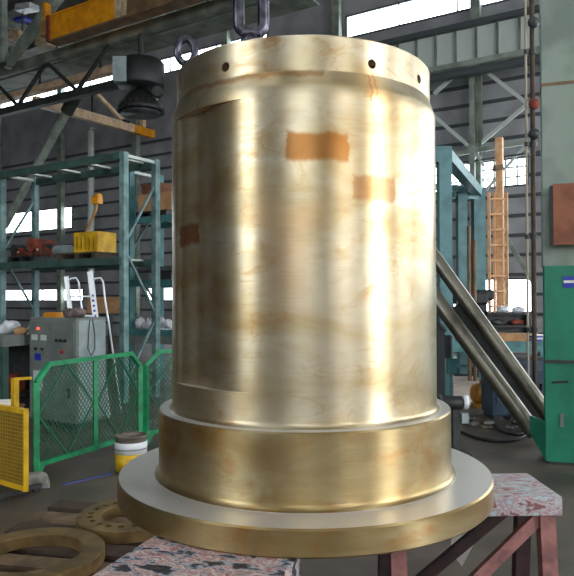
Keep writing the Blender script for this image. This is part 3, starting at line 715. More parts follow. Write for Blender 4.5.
def rusty(label, seed, s):
    t = thing('rusty_gear_unit', (0, 0, 0), label, 'machine part'); 
    MB().box((0, 0, .09 * s), (.30 * s, .26 * s, .18 * s)).build('housing', M_RUST, t, bevel=.02)
    MB().tube((0, -.18 * s, .16 * s), (0, .18 * s, .16 * s), .10 * s, n=20).build('flange_disc', M_RUST if seed else M_DARK, t)
    MB().tube((-.28 * s, 0, .20 * s), (.26 * s, 0, .14 * s), .035 * s).build('shaft', M_DARK, t)
    for k in range(4): MB().tube((.1 * s * math.cos(k * 1.57), -.13 * s, .09 * s + .06 * s * math.sin(k * 1.57)), (.1 * s * math.cos(k * 1.57), -.15 * s, .09 * s + .06 * s * math.sin(k * 1.57)), .02 * s, n=8).build('bolt', M_CREAM if k == 0 else M_DARK, t)
    return t
hplace(rusty('dark rusty gear unit at the left end of the rack', 0, .9), 21, 248, vc, zA0 + .115)
hplace(rusty('red-brown gear unit on the rack between the dark unit and the grey roll', 1, 1.2), 41, 246, vc, zA0 + .115)
# orange work lamp behind the crate
lv = VA + .57; lh = PV(97, 204, lv); lbs = PV(84, 250, lv)
ot = thing('work_lamp', world(Vector((lbs.x, lv, zA0 + .115))), 'orange lamp head on a bent tan arm behind the yellow crate', 'lamp', -A)
dx_ = lh.x - lbs.x; dz_ = lh.z - zA0 - .115
MB().box((0, 0, .02), (.16, .14, .04)).build('lamp_base', M_DARK, ot)
MB().path([(0, 0, .03), (.0, 0, dz_ * .35), (dx_ * .45, 0, dz_ * .62), (dx_ * .9, 0, dz_ * .86), (dx_, 0, dz_)], .026, 8).build('lamp_arm', M_CARD, ot)
MB().box((dx_, 0, dz_ + .05), (.16, .12, .10)).box((dx_ + .05, 0, dz_ + .13), (.06, .1, .08)).box((dx_ - .06, 0, dz_ + .12), (.04, .1, .06)).build('lamp_head', M_ORANGE, ot)
# boxes on the teal rack
def carton(label, l, w, h, m=M_CARD, tape=True):
    t = thing('cardboard_box', (0, 0, 0), label, 'box'); MB().bbox((-l / 2, -w / 2, 0), (l / 2, w / 2, h)).build('box_body', m, t, bevel=.006)
    if tape: MB().bbox((-l / 2 - .001, -.025, h - .1), (l / 2 + .001, .025, h + .002)).build('tape_strip', M_TAN, t)
    MB().bbox((-l / 2, -w / 2 - .001, h * .55), (-l / 2 + .002 + l * .0, w / 2, h * .56)).build('flap_seam', M_CARDDK, t)
    return t
vb = VB + 0.3
hplace(pallet_small('dark pallet under the cardboard boxes on the teal rack', .78, .6, M_BLACK), 162, 215, vb, zB2)
hplace(carton('tan cardboard box with tape on the teal rack pallet', .36, .40, .34), 152, 205, vb, zB2 + .115)
hplace(carton('tan cardboard box touching the cylinder edge on the teal rack', .34, .40, .34), 172, 205, vb, zB2 + .115)
hplace(carton('dark brown box on top of the tan cardboard boxes', .46, .36, .20, M_CARDDK, False), 157, 192, vb, zB2 + .115 + .342)
bl = MB().lathe([(0, 0), (.07, 0), (.075, .02), (.075, .24), (.05, .29), (.03, .3), (.03, .34), (0, .34)], 18).build('blue_bottle', mat('blue_plastic', C(96, 140, 170), .4), None)
tag(bl, 'pale blue plastic bottle standing left of the cardboard boxes', 'bottle'); hplace(bl, 136, 212, vb - .12, zB2)
for i, (px, s) in enumerate(((140.5, .9), (149, .8), (159, 1.1), (169, .8))):
    lab = ['crumpled clear plastic bag at the left end of the rack shelf', 'small plastic bag second from the left on the rack shelf', 'largest puffed plastic bag on the low rack shelf', 'plastic bag nearest the cylinder on the low rack shelf'][i]
    o = tag(MB().blob((0, 0, .075 * s), (.085 * s, .11 * s, .14 * s), 10 + i, .3, flat=True).build('plastic_bag', M_PLASTIC, None), lab, 'bag', 'plastic bags on the low rack shelf'); hplace(o, px, 325, VB + .12, zB0)
def shelfmachine(label, m):
    t = thing('stacked_tooling', (0, 0, 0), label, 'tooling')
    MB().box((0, 0, .07), (.42, .3, .14)).build('base_block', m, t, bevel=.01); MB().tube((-.1, -.1, .2), (.2, .1, .2), .06).build('roller', M_DARK, t); MB().box((-.12, .02, .19), (.12, .2, .1)).build('upper_block', M_DARK, t)
    return t
hplace(shelfmachine('grey tooling block on the middle shelf of the teal rack', M_GREYCAB), 146, 275, vb, zB1)
hplace(shelfmachine('dark tooling block beside the cylinder on the teal rack', M_DARK), 168, 275, vb, zB1)
# tan board leaning behind the ladder
tb_ = P(103, 305, 13.4); o = tag(MB().box((0, 0, .3), (.70, .03, .6)).build('tan_board', M_CARD, None), 'tan board standing behind the white ladder', 'board'); 
bt = thing('work_table', (tb_.x, tb_.y, 0), 'low dark table carrying the tan board behind the cabinet', 'table', -A)
ztb = P(103, 313, 13.4).z
MB().bbox((-.6, -.35, ztb - .05), (.6, .35, ztb)).build('table_top', M_DARK, bt)
for x in (-.52, .52):
    for y in (-.28, .28): MB().bbox((x - .03, y - .03, 0), (x + .03, y + .03, ztb - .05)).build('leg', M_DARK, bt)
o.location = (tb_.x, tb_.y, ztb); o.rotation_euler = (0, 0, R(-10)); o.scale = (1, 1, .55)

# dark bench with parts at the far left
bq = P(8, 338, 8.8)
be = thing('work_bench', (bq.x, bq.y, 0), 'dark workbench with scrap at the far left behind the yellow barrier', 'bench', -A)
zb = P(8, 334, 8.8).z
MB().bbox((-1.2, -.3, zb - .14), (.34, .4, zb)).build('bench_top', M_GREYCAB, be)
MB().bbox((-1.2, -.25, .35), (.3, .38, .39)).build('lower_shelf', M_DARK, be)
MB().bbox((-1.2, .36, .05), (.34, .39, zb - .14)).build('back_panel', M_DARK, be)
for x in (-1.15, .28):
    for y in (-.25, .35): MB().bbox((x - .04, y - .04, 0), (x + .04, y + .04, zb - .14)).build('leg', M_RACK, be)
for i, (dx, s, m_, lab) in enumerate(((-.5, .8, M_DARK, 'dark scrap bundle on the far left bench edge'), (-.04, .9, M_PLASTIC, 'pale plastic wrapping on the workbench left of the cabinet'), (.26, .5, M_CARD, 'tan paper bundle on the workbench beside the cabinet'))):
    w = Vector((bq.x, bq.y, zb)) + U * dx; o = tag(MB().blob((0, 0, .06 * s), (.2 * s, .14 * s, .12 * s), 30 + i, .3, flat=True).build('scrap_bundle', m_, None), lab, 'bundle'); o.location = w
for i, (dx, m_, lab) in enumerate(((-.35, M_WOOD, 'wooden block on the lower shelf of the workbench'), (.05, M_RUST, 'rusty block on the lower shelf of the workbench'))):
    o = tag(MB().box((0, 0, .09), (.3, .24, .18)).box((.02, 0, .21), (.18, .18, .06)).build('shelf_block', m_, None, bevel=.01), lab, 'block'); o.location = Vector((bq.x, bq.y, .39)) + U * dx; o.rotation_euler = (0, 0, -A)

# ------------------------------------------------------------------ overhead steel, upper left
def beamthing(name, label, cat, loc): return thing(name, loc, label, cat, worldparts=True)
def HW(px, py, v): return world(PV(px, py, v))
VG = 13.0
zgt = PV(95, 44, VG).z; zgb = PV(50, 101, VG).z
uL, uR = -24.0, PV(300, 0, VG).x
uRb = PV(116, 85, VG).x
lg = thing('lattice_girder', world(Vector((-10, VG, zgb))), 'grey-green lattice girder crossing the upper left under the orange beam', 'girder', -A)
def lattice(t):
    MB().bbox((uL, VG - .12, zgt - .17), (uR, VG + .12, zgt + .17)).build('top_chord', M_GIRDER, t, bevel=.06)
    MB().bbox((uL, VG + .12, zgt - .21), (uR, VG + .9, zgt - .17)).build('walkway_plate', M_GIRDER, t)
    MB().bbox((uL, VG + .9, zgt + .16), (uR, VG + .95, zgt + .40)).build('walkway_edge', M_TEAL, t)
    MB().bbox((uL, VG - .1, zgb - .10), (uRb, VG + .1, zgb + .12)).build('bottom_chord', M_DKSTEEL, t)
    k = 0; u = uL
    while u < uRb - 1.4:
        a, b = (zgb + .1, zgt - .1) if k % 2 == 0 else (zgt - .1, zgb + .1)
        MB().bar((u, VG, a), (u + 1.4, VG, b), .09, .09, up=(0, 1, 0)).build('lacing_bar', M_DKSTEEL, t)
        if k % 2 == 0: MB().bar((u, VG + .1, zgt - .19), (u + 1.4, VG + .85, zgt - .19), .06, .06).build('lateral_brace', M_GIRDER, t)
        u += 1.4; k += 1
    for k in range(int((uR - uL) / 2.1)):
        u = uL + k * 2.1; MB().bbox((u - .02, VG + .9, zgt + .4), (u + .02, VG + .94, zgt + 1.0)).build('rail_post', M_TEAL, t)
hallparts(lg, lattice)
cd = thing('cable_duct', world(Vector((-14, VG + .45, zgb + .45))), 'tan cable duct hung between the chords of the lattice girder', 'duct', -A)
def duct(t):
    zd = PV(60, 84, VG + .45).z
    MB().bbox((uL, VG + .32, zd - .1), (uRb, VG + .58, zd + .1)).build('duct_run', M_CREAM, t)
    u = uL + .5
    while u < uRb: MB().bbox((u - .03, VG + .43, zd + .1), (u + .03, VG + .47, zgt - .21)).build('hanger', M_DKSTEEL, t); u += 2.8
hallparts(cd, duct)
# orange crane beam above it
VO = 12.2
o0, o1 = PV(55, 26, VO), PV(119, 14, VO); o2 = PV(330, -40, VO)
zo = (o0.z + o1.z) / 2
oc = thing('crane_beam', world(Vector((o1.x, VO, zo - .3))), 'overhead crane beam with an orange end and brown middle', 'crane', -A)
def crane(t):
    hgt = 0.33
    MB().bbox((o0.x, VO - .16, zo - hgt), (o1.x, VO + .16, zo + hgt)).build('orange_end', M_ORANGE, t)
    MB().bbox((o1.x, VO - .16, zo - hgt), (o1.x + .45, VO + .16, zo + hgt)).build('patch_plate', M_TAN, t)
    MB().bbox((o1.x + .45, VO - .16, zo - hgt), (o2.x, VO + .16, zo + hgt)).build('brown_girder', M_BROWN, t)
    MB().bbox((o0.x, VO - .2, zo - hgt - .05), (o2.x, VO + .2, zo - hgt)).build('bottom_flange', M_BROWN, t)
    MB().bbox((o0.x, VO - .2, zo + hgt), (o2.x, VO + .2, zo + hgt + .05)).build('top_flange', M_ORANGE, t)
    MB().bbox((o0.x - .12, VO - .22, zo - hgt - .04), (o0.x, VO + .22, zo + hgt + .04)).build('end_plate', M_RUST, t)
    MB().bbox((o0.x - .5, VO - .14, zo - .1), (o0.x - .12, VO + .14, zo + .32)).build('end_carriage', M_CARD, t)
    MB().bbox((o0.x - .42, VO - .1, zo + .3), (o0.x - .30, VO + .1, zo + .85)).build('buffer_post', M_ORANGE, t)
hallparts(oc, crane)
# upper frame strut and post at the left edge
for name, lab, a, b, w_ in (('roof_strut', 'pale diagonal strut rising to the roof in the upper left corner', HW(6, 66, VG - .4), HW(62, -8, VG - .4), .26), ('roof_post', 'pale vertical post at the upper left edge', HW(3, 66, VG - .45), HW(2, -30, VG - .45), .22)):
    t = beamthing(name, lab, 'strut', a); MB().bar(a, b, w_, w_ * .9, up=V).build('shaft', M_STEEL, t); MB().box(a, (.4, .3, .1), -A).build('gusset_plate', M_DKSTEEL, t)
# bundles of sheeting lying on the high walkway (blue and white) and tan roof sheets
for i, (px, py, l_, h_, m_, lab) in enumerate(((27, 8, .9, .22, M_PLASTIC, 'pale sheet bundle tucked under the roof at the upper left'), (24, 20, .7, .12, M_BLUESIGN, 'blue sheet bundle below the pale one at the upper left'), (17, 36, .8, .3, M_TAN, 'tan sheet bundle behind the diagonal roof strut'), (46, 40, .7, .45, M_TAN, 'tan speckled sheet bundle left of the orange crane beam'))):
    v = VG + 1.6 + .6 * (i == 1); h = PV(px, py, v); t = thing('sheet_bundle', world(h), lab, 'sheets', -A)
    for k in range(3): MB().box((0, 0, -h_ / 2 + h_ * (k + .5) / 3), (l_ - .05 * k, .4, h_ / 3 * .92), R(2 * k - 2), 0, R(8)).build('sheet', m_, t)
    MB().bbox((-.02, .2, -h_ / 2), (.02, .24, ZR - h.z)).build('hanger', M_DKSTEEL, t)
# the long diagonal brace and its lower run
a, b = HW(70, 106, 13.9), HW(4, 226, 13.9)
t = beamthing('diagonal_brace', 'pale round diagonal brace falling from the lattice girder behind the rack', 'brace', b)
MB().tube(a, b, .14, n=16).build('tube', M_STEEL, t); MB().tube(a - (b - a).normalized() * .35, a + (b - a).normalized() * .25, .2, n=16).build('dark_sleeve', M_DKSTEEL, t)
# cream jib arm with orange tip
j0, j1 = P(34, 101, 20.9), P(153, 137, 25.3); j1.z = j0.z
jt = beamthing('jib_arm', 'cream hoist arm with an orange tip reaching out under the dark girder', 'crane', j0)
jd = (j1 - j0); jk = j0 + jd * .80
MB().bar(j0, jk, .22, .30).build('arm', M_CREAM, jt); MB().bar(jk, j1, .22, .30).build('orange_tip', M_ORANGE, jt)
MB().box(j0 + jd * .72 + Vector((0, 0, .17)), (.3, .3, .08), -A).build('trolley', M_DARK, jt)
MB().bar(j0 + jd * .45 + Vector((0, 0, .95)), j0 + jd * .74 + Vector((0, 0, .12)), .12, .12).build('stay', M_CREAM, jt)
MB().bar(j0 + jd * .45 + Vector((0, 0, .95)), j0 + jd * .45, .1, .1).build('stay_post', M_DKSTEEL, jt)
MB().bar(j0 + jd * .90 + Vector((0, 0, .15)), j0 + jd * .90 + Vector((0, 0, .5)), .16, .16).build('stop_bracket', M_CREAM, jt)
# dark drum hoist hanging under the girder
hv = PV(141, 76, VG - .1); hc = world(hv); KH = 1.5
ht = thing('hoist_drum', hc - Vector((0, 0, .70 * KH)), 'black drum-shaped hoist hanging under the grey girder left of the cylinder', 'hoist')
ht.scale = (KH, KH, KH); zz0 = .70
def hp(n, mb, m_): mb.build(n, m_, ht)
hp('drum', MB().lathe([(0, -.22 + zz0), (.40, -.22 + zz0), (.42, -.18 + zz0), (.42, .22 + zz0), (.38, .26 + zz0), (0, .26 + zz0)], 28), M_BLACK)
hp('grey_cover', MB().box((-.29, -.34, zz0), (.24, .12, .44)), M_LTCAB)
hp('bell_skirt', MB().lathe([(.10, -.24 + zz0), (.18, -.30 + zz0), (.30, -.42 + zz0), (.41, -.58 + zz0), (.43, -.66 + zz0), (.40, -.66 + zz0), (.38, -.58 + zz0), (.27, -.43 + zz0), (.12, -.32 + zz0)], 32, closed=True), M_BLACK)
for k in range(9):
    an = R(200 + k * 17.5); hp('spring_rod', MB().tube((.36 * math.cos(an), .36 * math.sin(an), .20), (.42 * math.cos(an), .42 * math.sin(an), .04), .016, n=6), M_PIPE)
hp('bottom_plate', MB().lathe([(0, .04), (.36, .04), (.36, 0), (0, 0)], 28), M_DARK); hp('core', MB().tube((0, 0, .40), (0, 0, .01), .1), M_DARK)
hp('side_pulley', MB().tube((.36, -.2, .32), (.36, -.34, .32), .09, n=16), M_DKSTEEL)
hp('suspension_rod', MB().tube((0, 0, zz0 + .24), (0, 0, zz0 + max(.3, (zgt - .17 - hc.z) / KH)), .05), M_DKSTEEL)
# pale downpipe on the far wall
a = HW(91, 128, 18.6); t = beamthing('downpipe', 'pale downpipe on the far wall above the rack', 'pipe', world(Vector((PV(91, 128, 18.6).x, 18.6, 0))))
MB().tube(Vector((a.x, a.y, 0)), a, .13, n=14).build('pipe', M_PALE, t); MB().tube(a - Vector((0, 0, .12)), a, .17, n=14).build('collar', M_STEEL, t)

# ------------------------------------------------------------------ runway girder and bracing on the far wall, right
VR = 18.0
zr0, zr1 = PV(480, 60, VR).z, PV(480, 26, VR).z
rg = thing('runway_girder', world(Vector((4, VR, zr0))), 'pale plate girder with upright ribs below the clerestory windows', 'girder', -A)
ura, urb = uu(425, 40, VR) - 6.0, uu(536, 40, VR) + 6
def runway(t):
    u = ura; k = 0
    us = []
    while u < urb: us.append(u); u += .575
    for a_, b_ in zip(us, us[1:]): MB().bbox((a_ + .03, VR, zr0), (b_ - .03, VR + .05, zr1)).build('web_panel', M_PALE, t)
    for u in us: MB().bbox((u - .03, VR - .06, zr0), (u + .03, VR + .05, zr1)).build('rib', M_GIRDER, t)
    MB().bbox((ura, VR - .2, zr0 - .14), (urb, VR + .2, zr0)).build('bottom_flange', M_STEEL, t)
    MB().bbox((ura, VR - .2, zr1), (urb, VR + .2, zr1 + .14)).build('top_flange', M_GIRT, t)
    MB().bbox((ura, VR + .02, zr0 - .30), (urb, VR + .3, zr0 - .14)).build('shadow_strip', M_GIRT, t)  # dark strip put in as the shade under the girder
hallparts(rg, runway)
VT = 18.55
br = thing('wall_bracing', world(Vector((PV(472, 148, VT).x, VT, 0))), 'pale wind bracing with an upright and crossing diagonals on the far wall', 'bracing', worldparts=True)
def bb(p, q, w_=.1, m_=M_PALE, n='brace_bar'): MB().bar(HW(*p, VT), HW(*q, VT), w_, .08, up=V).build(n, m_, br)
MB().bar(HW(472, 62, VT), world(Vector((PV(472, 148, VT).x, VT, 0))), .14, .12, up=V).build('upright', M_STEEL, br)
MB().bar(HW(480, 70, VT), HW(480, 146, VT), .10, .1, up=V).build('second_upright', M_GIRDER, br)
for p, q in (((470, 62), (434, 94)), ((474, 62), (528, 104)), ((434, 116), (470, 147)), ((528, 104), (476, 147))): bb(p, q)
bb((432, 158), (540, 140), .12, M_STEEL, 'tie_rail'); bb((426, 168), (540, 152), .06, M_GIRT, 'tie_rail')
for p, q in (((527, 144), (486, 190)), ((522, 145), (534, 158)), ((478, 152), (470, 166)), ((476, 152), (484, 166))): bb(p, q, .07, M_PALE)
MB().box(HW(472, 62, VT), (.4, .1, .18), -A).build('gusset_plate', M_STEEL, br)
MB().box(HW(475, 147, VT), (.4, .1, .12), -A).build('gusset_plate', M_STEEL, br)
bb((505, 236), (535, 285), .12, M_STEEL)

# ------------------------------------------------------------------ teal portal frame
g0 = P(444, 150, 10.0); zpt = g0.z
def at_z(px, py, z):
    d = ray(px, py); return Vector((0, 0, HCAM)) + d * ((z - HCAM) / d.z)
g1_ = at_z(478, 190, zpt)
pt = thing('portal_frame', (g0.x, g0.y, 0), 'teal steel portal frame right of the cylinder', 'frame', worldparts=True)
rp = math.atan2(g1_.y - g0.y, g1_.x - g0.x)
MB().box((g0.x, g0.y, zpt / 2), (.19, .19, zpt)).build('front_post', M_PORTAL, pt)
MB().box((g1_.x, g1_.y, zpt / 2), (.24, .24, zpt)).build('rear_post', M_PORTAL, pt)
mp_ = P(461.5, 200, g1_.y - .4)
MB().box((mp_.x, mp_.y, zpt / 2), (.19, .19, zpt)).build('middle_post', M_PORTAL, pt)
MB().bar(Vector((g0.x, g0.y, zpt - .05)), Vector((g1_.x, g1_.y, zpt - .05)), .18, .18).build('top_beam', M_PORTAL, pt)
MB().bar(Vector((mp_.x - .2, mp_.y, zpt - .09)), Vector((g1_.x, g1_.y, zpt - .09)), .2, .26).build('cross_beam', M_PORTAL, pt)
MB().bar(Vector((g0.x - .9, g0.y, zpt - .08)), Vector((g0.x + .1, g0.y, zpt - .08)), .2, .24).build('front_beam', M_PORTAL, pt)
MB().bar(Vector((g0.x - .9, g0.y + .5, zpt - .4)), Vector((mp_.x, mp_.y, zpt - .05)), .1, .12).build('knee_brace', M_PORTAL, pt)
for px_ in (469, 474.5): 
    w = P(px_, 260, 12.6); MB().tube((w.x, w.y, 0), (w.x, w.y, P(px_, 226 if px_ < 470 else 240, 12.6).z), .035).build('guide_rod', M_BROWN, pt)

# ------------------------------------------------------------------ orange lattice mast with ladder
ym = 15.5
mb_ = P(495, 282, ym)
mt = thing('ladder_mast', (mb_.x, mb_.y, 0), 'orange mast with ladder rungs standing before the bright windows', 'mast', worldparts=True)
def mx(px): return P(px, 230, ym).x
zl = P(495, 193, ym).z
MB().bar((mx(500), ym, 0), (mx(500), ym, P(498, 138, ym).z), .16, .16).build('mast_column', M_ORGMAST, mt)
MB().box((mx(498.5), ym - .02, P(498, 168, ym).z), (.20, .2, .12)).build('mast_sleeve', M_BROWN, mt)
for px_ in (487.5, 505): MB().bar((mx(px_), ym - .12, 0), (mx(px_), ym - .12, zl), .06, .06).build('ladder_rail', M_ORGMAST, mt)
MB().bar((mx(493.5), ym - .05, 0), (mx(493.5), ym - .05, zl), .05, .05).build('ladder_rail', M_ORGMAST, mt)
k = 0; z = .3
while z < zl:
    MB().bar((mx(487.5), ym - .12, z), (mx(505), ym - .12, z), .05, .045).build('rung', M_ORGMAST, mt); z += .36
MB().box((mx(497), ym, .02), (.7, .5, .04)).build('base_plate', M_DARK, mt)

# ------------------------------------------------------------------ big column at right with its fittings
cb_ = G(546, 463); cz = P(546, 267, cb_.y).z
RCOL = R(-19)
ct = thing('steel_column', (cb_.x, cb_.y, 0), 'large pale column with a green painted lower half at the right edge', 'column', RCOL)
cxv = Vector((math.cos(RCOL), math.sin(RCOL), 0)); cyv = Vector((-math.sin(RCOL), math.cos(RCOL), 0))
def on_col(px, py, off=0.0):          # local (x, z) of a pixel on the column face
    d = ray(px, py); c0 = Vector((cb_.x, cb_.y, 0)) + cyv * off; o = Vector((0, 0, HCAM)); t = (c0 - o).dot(cyv) / d.dot(cyv); w = o + d * t
    return (w - c0).dot(cxv), w.z
X1 = .72; cz = on_col(548, 266)[1]
cface = MB().bbox((0, 0, 0.02), (X1, .03, cz)).build('green_face_plate', M_COLGREEN, ct)
MB().bbox((0, .37, 0.02), (X1, .40, cz)).build('green_back_plate', M_COLGREEN, ct)
MB().bbox((.02, .03, 0.02), (.05, .37, cz)).build('green_side_plate', M_COLGREEN, ct)
MB().bbox((-.012, .01, cz), (X1, .39, ZR)).build('grey_shaft', M_COLGREY, ct)
zcap = on_col(545, 84)[1]
MB().bbox((-.02, .003, zcap - .02), (X1, .395, zcap + .01)).build('joint_band', M_BROWN, ct)
zln = on_col(557, 361)[1]
MB().bbox((-.005, -.02, zln - .02), (X1, 0, zln + .01)).build('seam_flange', M_DKSTEEL, ct)
MB().add([(-.14, .32, .22), (.0, .0, .02), (.0, .0, .40), (-.14, .32, .40), (-.11, .33, .22), (.03, .01, .02), (.03, .01, .40), (-.11, .33, .40)],
  [(0, 1, 2, 3), (7, 6, 5, 4), (0, 4, 5, 1), (1, 5, 6, 2), (2, 6, 7, 3), (3, 7, 4, 0)]).build('foot_gusset', M_COLGREEN, ct)
MB().bbox((.03, -.04, 0), (X1, .42, .02)).build('base_plate', M_DKSTEEL, ct)
x_, z_ = on_col(560, 382); MB().box((x_, -.006, z_), (.15, .012, .022), 0, 0, R(-5)).build('slot', M_BLACK, cface)
x_, z_ = on_col(562, 420); MB().box((x_, -.006, z_), (.03, .012, .13)).build('latch_plate', M_GREYCAB, cface)
def colw(x, y, z): return Vector((cb_.x, cb_.y, 0)) + cxv * x + cyv * y + Vector((0, 0, z))
x_, z_ = on_col(563, 282); st_ = thing('safety_sign', colw(x_ + .11, -.001, z_ - .055), 'blue and white sign on the green part of the column', 'sign', RCOL)
MB().bbox((-.11, -.01, 0), (.11, 0, .11)).build('sign_plate', M_BLUESIGN, st_)
MB().bbox((-.105, -.014, .045), (.105, -.01, .07)).build('white_stripe', M_PAPER, st_)
xa, za = on_col(553, 184, -.16); xb, zb__ = on_col(553, 245, -.16)
bxt = thing('wall_box', colw(xa, 0, zb__), 'rust-brown box fixed to the column above the green paint', 'box', RCOL)
MB().bbox((0, -.16, 0), (.5, -.14, za - zb__)).build('brown_lid', M_BOARD, bxt)
MB().bbox((-.025, -.14, .01), (.49, .01, za - zb__ - .01)).build('box_body', M_DARK, bxt)
# vertical conduits with red lamps left of the column
yv = 8.5
for i, (px_, r_, m_, lab) in enumerate(((527.5, .016, mat('conduit', C(170, 160, 140), .6), 'pale vertical conduit left of the big column'), (534, .030, M_WOODDK, 'dark rusty vertical pipe with red bosses beside the column'))):
    w = P(px_, 288, yv); t = thing('vertical_pipe', (w.x, yv, 0), lab, 'pipe', worldparts=True)
    MB().tube((w.x, yv, 0), (w.x, yv, ZR - .2), r_, n=12).build('pipe', m_, t)
    for z in (1.2, 2.4, 3.6, 4.8, 6.0): MB().tube((w.x, yv, z - .03), (w.x, yv, z + .03), r_ * 1.5, n=12).build('clip', M_DKSTEEL, t)
    if i == 1:
        for py in (24, 105, 135):
            q_ = P(px_, py, yv); MB().lathe([(0, -.05), (.06, -.04), (.075, 0), (.06, .04), (0, .05)], 18, c=(w.x, yv - .05, q_.z), axis=(0, 1, 0)).build('red_boss', M_DARK if py != 105 else M_RUST, t)
            MB().bbox((w.x - .02, yv - .03, q_.z - .02), (w.x + .02, yv, q_.z + .02)).build('boss_bracket', M_DKSTEEL, t)

# ------------------------------------------------------------------ leaning steel pipes behind the column foot
def leanpipe(pt_, pb_, r, label, Yb, Yt):
    a = P(*pb_, Yb); b = P(*pt_, Yt); d = (b - a); a2 = a - d * ((a.z - r) / d.z)
    t = thing('leaning_pipe', (a2.x, a2.y, 0), label, 'pipe', worldparts=True)
    MB().tube(a2, b, r, n=28, caps=False).tube(b, a2, r * .82, n=28, caps=False).build('pipe_wall', M_PIPE, t)
    d.normalize(); MB().lathe([(r * .82, 0), (r, 0), (r * 1.03, .03), (r, .06)], 28, c=a2, axis=d).build('end_lip', M_PIPE, t)
    return t, a2, b
leanpipe((428, 248), (540, 404), .085, 'upper grey steel pipe leaning against the frame beside the column', 7.7, 8.3)
leanpipe((428, 288), (531, 428), .092, 'lower grey steel pipe leaning parallel under the other', 7.4, 8.0)
sr = thing('pipe_rest', P(438, 440, 7.9) * 1.0, 'dark steel rest holding up the two leaning pipes beside the cylinder', 'stand', worldparts=True)
sr.location.z = 0; sr['_w'] = list(sr.location)
for pxr, pyr, yr in ((440.5, 326, 7.93), (435, 286, 8.24)):
    w = P(pxr, pyr, yr); MB().bbox((w.x - .04, yr - .04, 0), (w.x + .04, yr + .04, w.z)).build('rest_post', M_DARK, sr); MB().box((w.x, yr, .015), (.3, .3, .03)).build('foot_plate', M_DARK, sr)
    MB().box((w.x, yr, w.z), (.16, .14, .03), 0, 0, R(50)).build('saddle', M_DARK, sr)
pl = thing('leaning_channel', P(530, 432, 7.95), 'dark steel channel leaning between the two grey pipes', 'steel channel', worldparts=True)
a, b = P(536, 424, 7.98), P(455, 306, 8.25); dd = (b - a); a = a - dd * ((a.z - .06) / dd.z)
MB().bar(a, b, .03, .30, up=(0, 0, 1)).build('web', M_DARK, pl)
nrm = (b - a).cross(Vector((0, 1, 0))).normalized() * .15
for s in (-1, 1): MB().bar(a + nrm * s, b + nrm * s, .10, .02).build('flange', M_DARK, pl)

# ------------------------------------------------------------------ machines and benches, right background
# blue machine base
w = G(492, 420); bm_ = thing('machine_base', (w.x, w.y, 0), 'blue machine base behind the leaning pipes', 'machine', R(0))
MB().bbox((0, 0, .05), (.75, .5, .78)).build('housing', M_BLUE, bm_, bevel=.02)
MB().bbox((.03, .03, 0), (.72, .47, .05)).build('plinth', M_DARK, bm_)
for xa_, xb_ in ((.06, .34), (.40, .69)):
    ad = MB().bbox((xa_, -.012, .2), (xb_, 0, .66)).build('access_door', M_BLUE, bm_); MB().bar((xb_ - .04, -.025, .4), (xb_ - .04, -.025, .48), .015, .025).build('door_handle', M_BLACK, ad)
MB().bbox((.05, .05, .78), (.7, .45, .82)).build('top_plate', M_DARK, bm_)
# teal edged bench with goods
yb = 12.2; zb_ = P(500, 343, yb).z; xb0, xb1 = P(437, 343, yb).x, P(545, 343, yb).x
bn = thing('long_bench', ((xb0 + xb1) / 2, yb + .3, 0), 'long teal-edged bench below the bright window', 'bench', worldparts=True)
MB().bbox((xb0, yb, zb_ - .16), (xb1, yb + .03, zb_)).build('front_rail', M_TEAL, bn)
MB().bbox((xb0, yb, zb_), (xb1, yb + .7, zb_ + .03)).build('bench_top', M_TEAL, bn)
for x in (xb0 + .05, (xb0 + xb1) / 2, xb1 - .05):
    for y in (yb + .05, yb + .65): MB().bbox((x - .04, y - .04, 0), (x + .04, y + .04, zb_ - .0)).build('leg', M_TEAL, bn)
MB().bbox((xb0, yb + .6, .25), (xb1, yb + .65, .30)).build('lower_rail', M_TEAL, bn)
x5 = P(512, 335, yb).x
o = carton('flat tan cardboard box on the long bench', .62, .4, .14, M_CARD); o.location = (x5, yb + .18, zb_ + .03)
x6 = P(537, 340, yb).x; st2 = thing('paper_stack', (x6, yb + .15, zb_ + .03), 'stack of white and blue papers at the bench end', 'papers')
for k in range(4): MB().box((.01 * (k % 2), 0, .016 + .032 * k), (.2, .26, .028), R(4 * k)).build('paper_sheaf', M_PAPER if k % 2 else M_BLUESIGN, st2)
rk = thing('tool_rack', (P(517, 330, yb).x, yb + .5, zb_ + .03), 'black tool rack standing at the back of the long bench', 'rack')
MB().bbox((-.42, -.08, 0), (-.38, .1, .52)).build('side_plate', M_BLACK, rk); MB().bbox((.38, -.08, 0), (.42, .1, .52)).build('side_plate', M_BLACK, rk)
for z in (.24, .48): MB().bbox((-.42, -.1, z), (.42, .12, z + .04)).build('shelf', M_BLACK, rk)
MB().bbox((-.40, .1, .02), (.40, .12, .5)).build('back_panel', M_DARK, rk)
for i, (dx, lab) in enumerate(((-.1, 'white bundle on the black tool rack'), (.2, 'white bundle at the right end of the black tool rack'))):
    o = tag(MB().blob((0, 0, .05), (.11, .08, .08), 50 + i, .3, flat=True).build('white_bundle', M_PLASTIC, None), lab, 'bundle'); o.location = (rk.location.x + dx, rk.location.y, rk.location.z + .51)
for i, (dx, m_, lab) in enumerate(((-.2, M_DARK, 'dark bundle on the middle shelf of the black tool rack'), (.18, M_RUST, 'rusty bundle on the middle shelf of the black tool rack'))):
    o = tag(MB().blob((0, 0, .05), (.12, .05, .07), 60 + i, .2, flat=True).build('tool_bundle', m_, None), lab, 'bundle'); o.location = (rk.location.x + dx, rk.location.y, rk.location.z + .27)
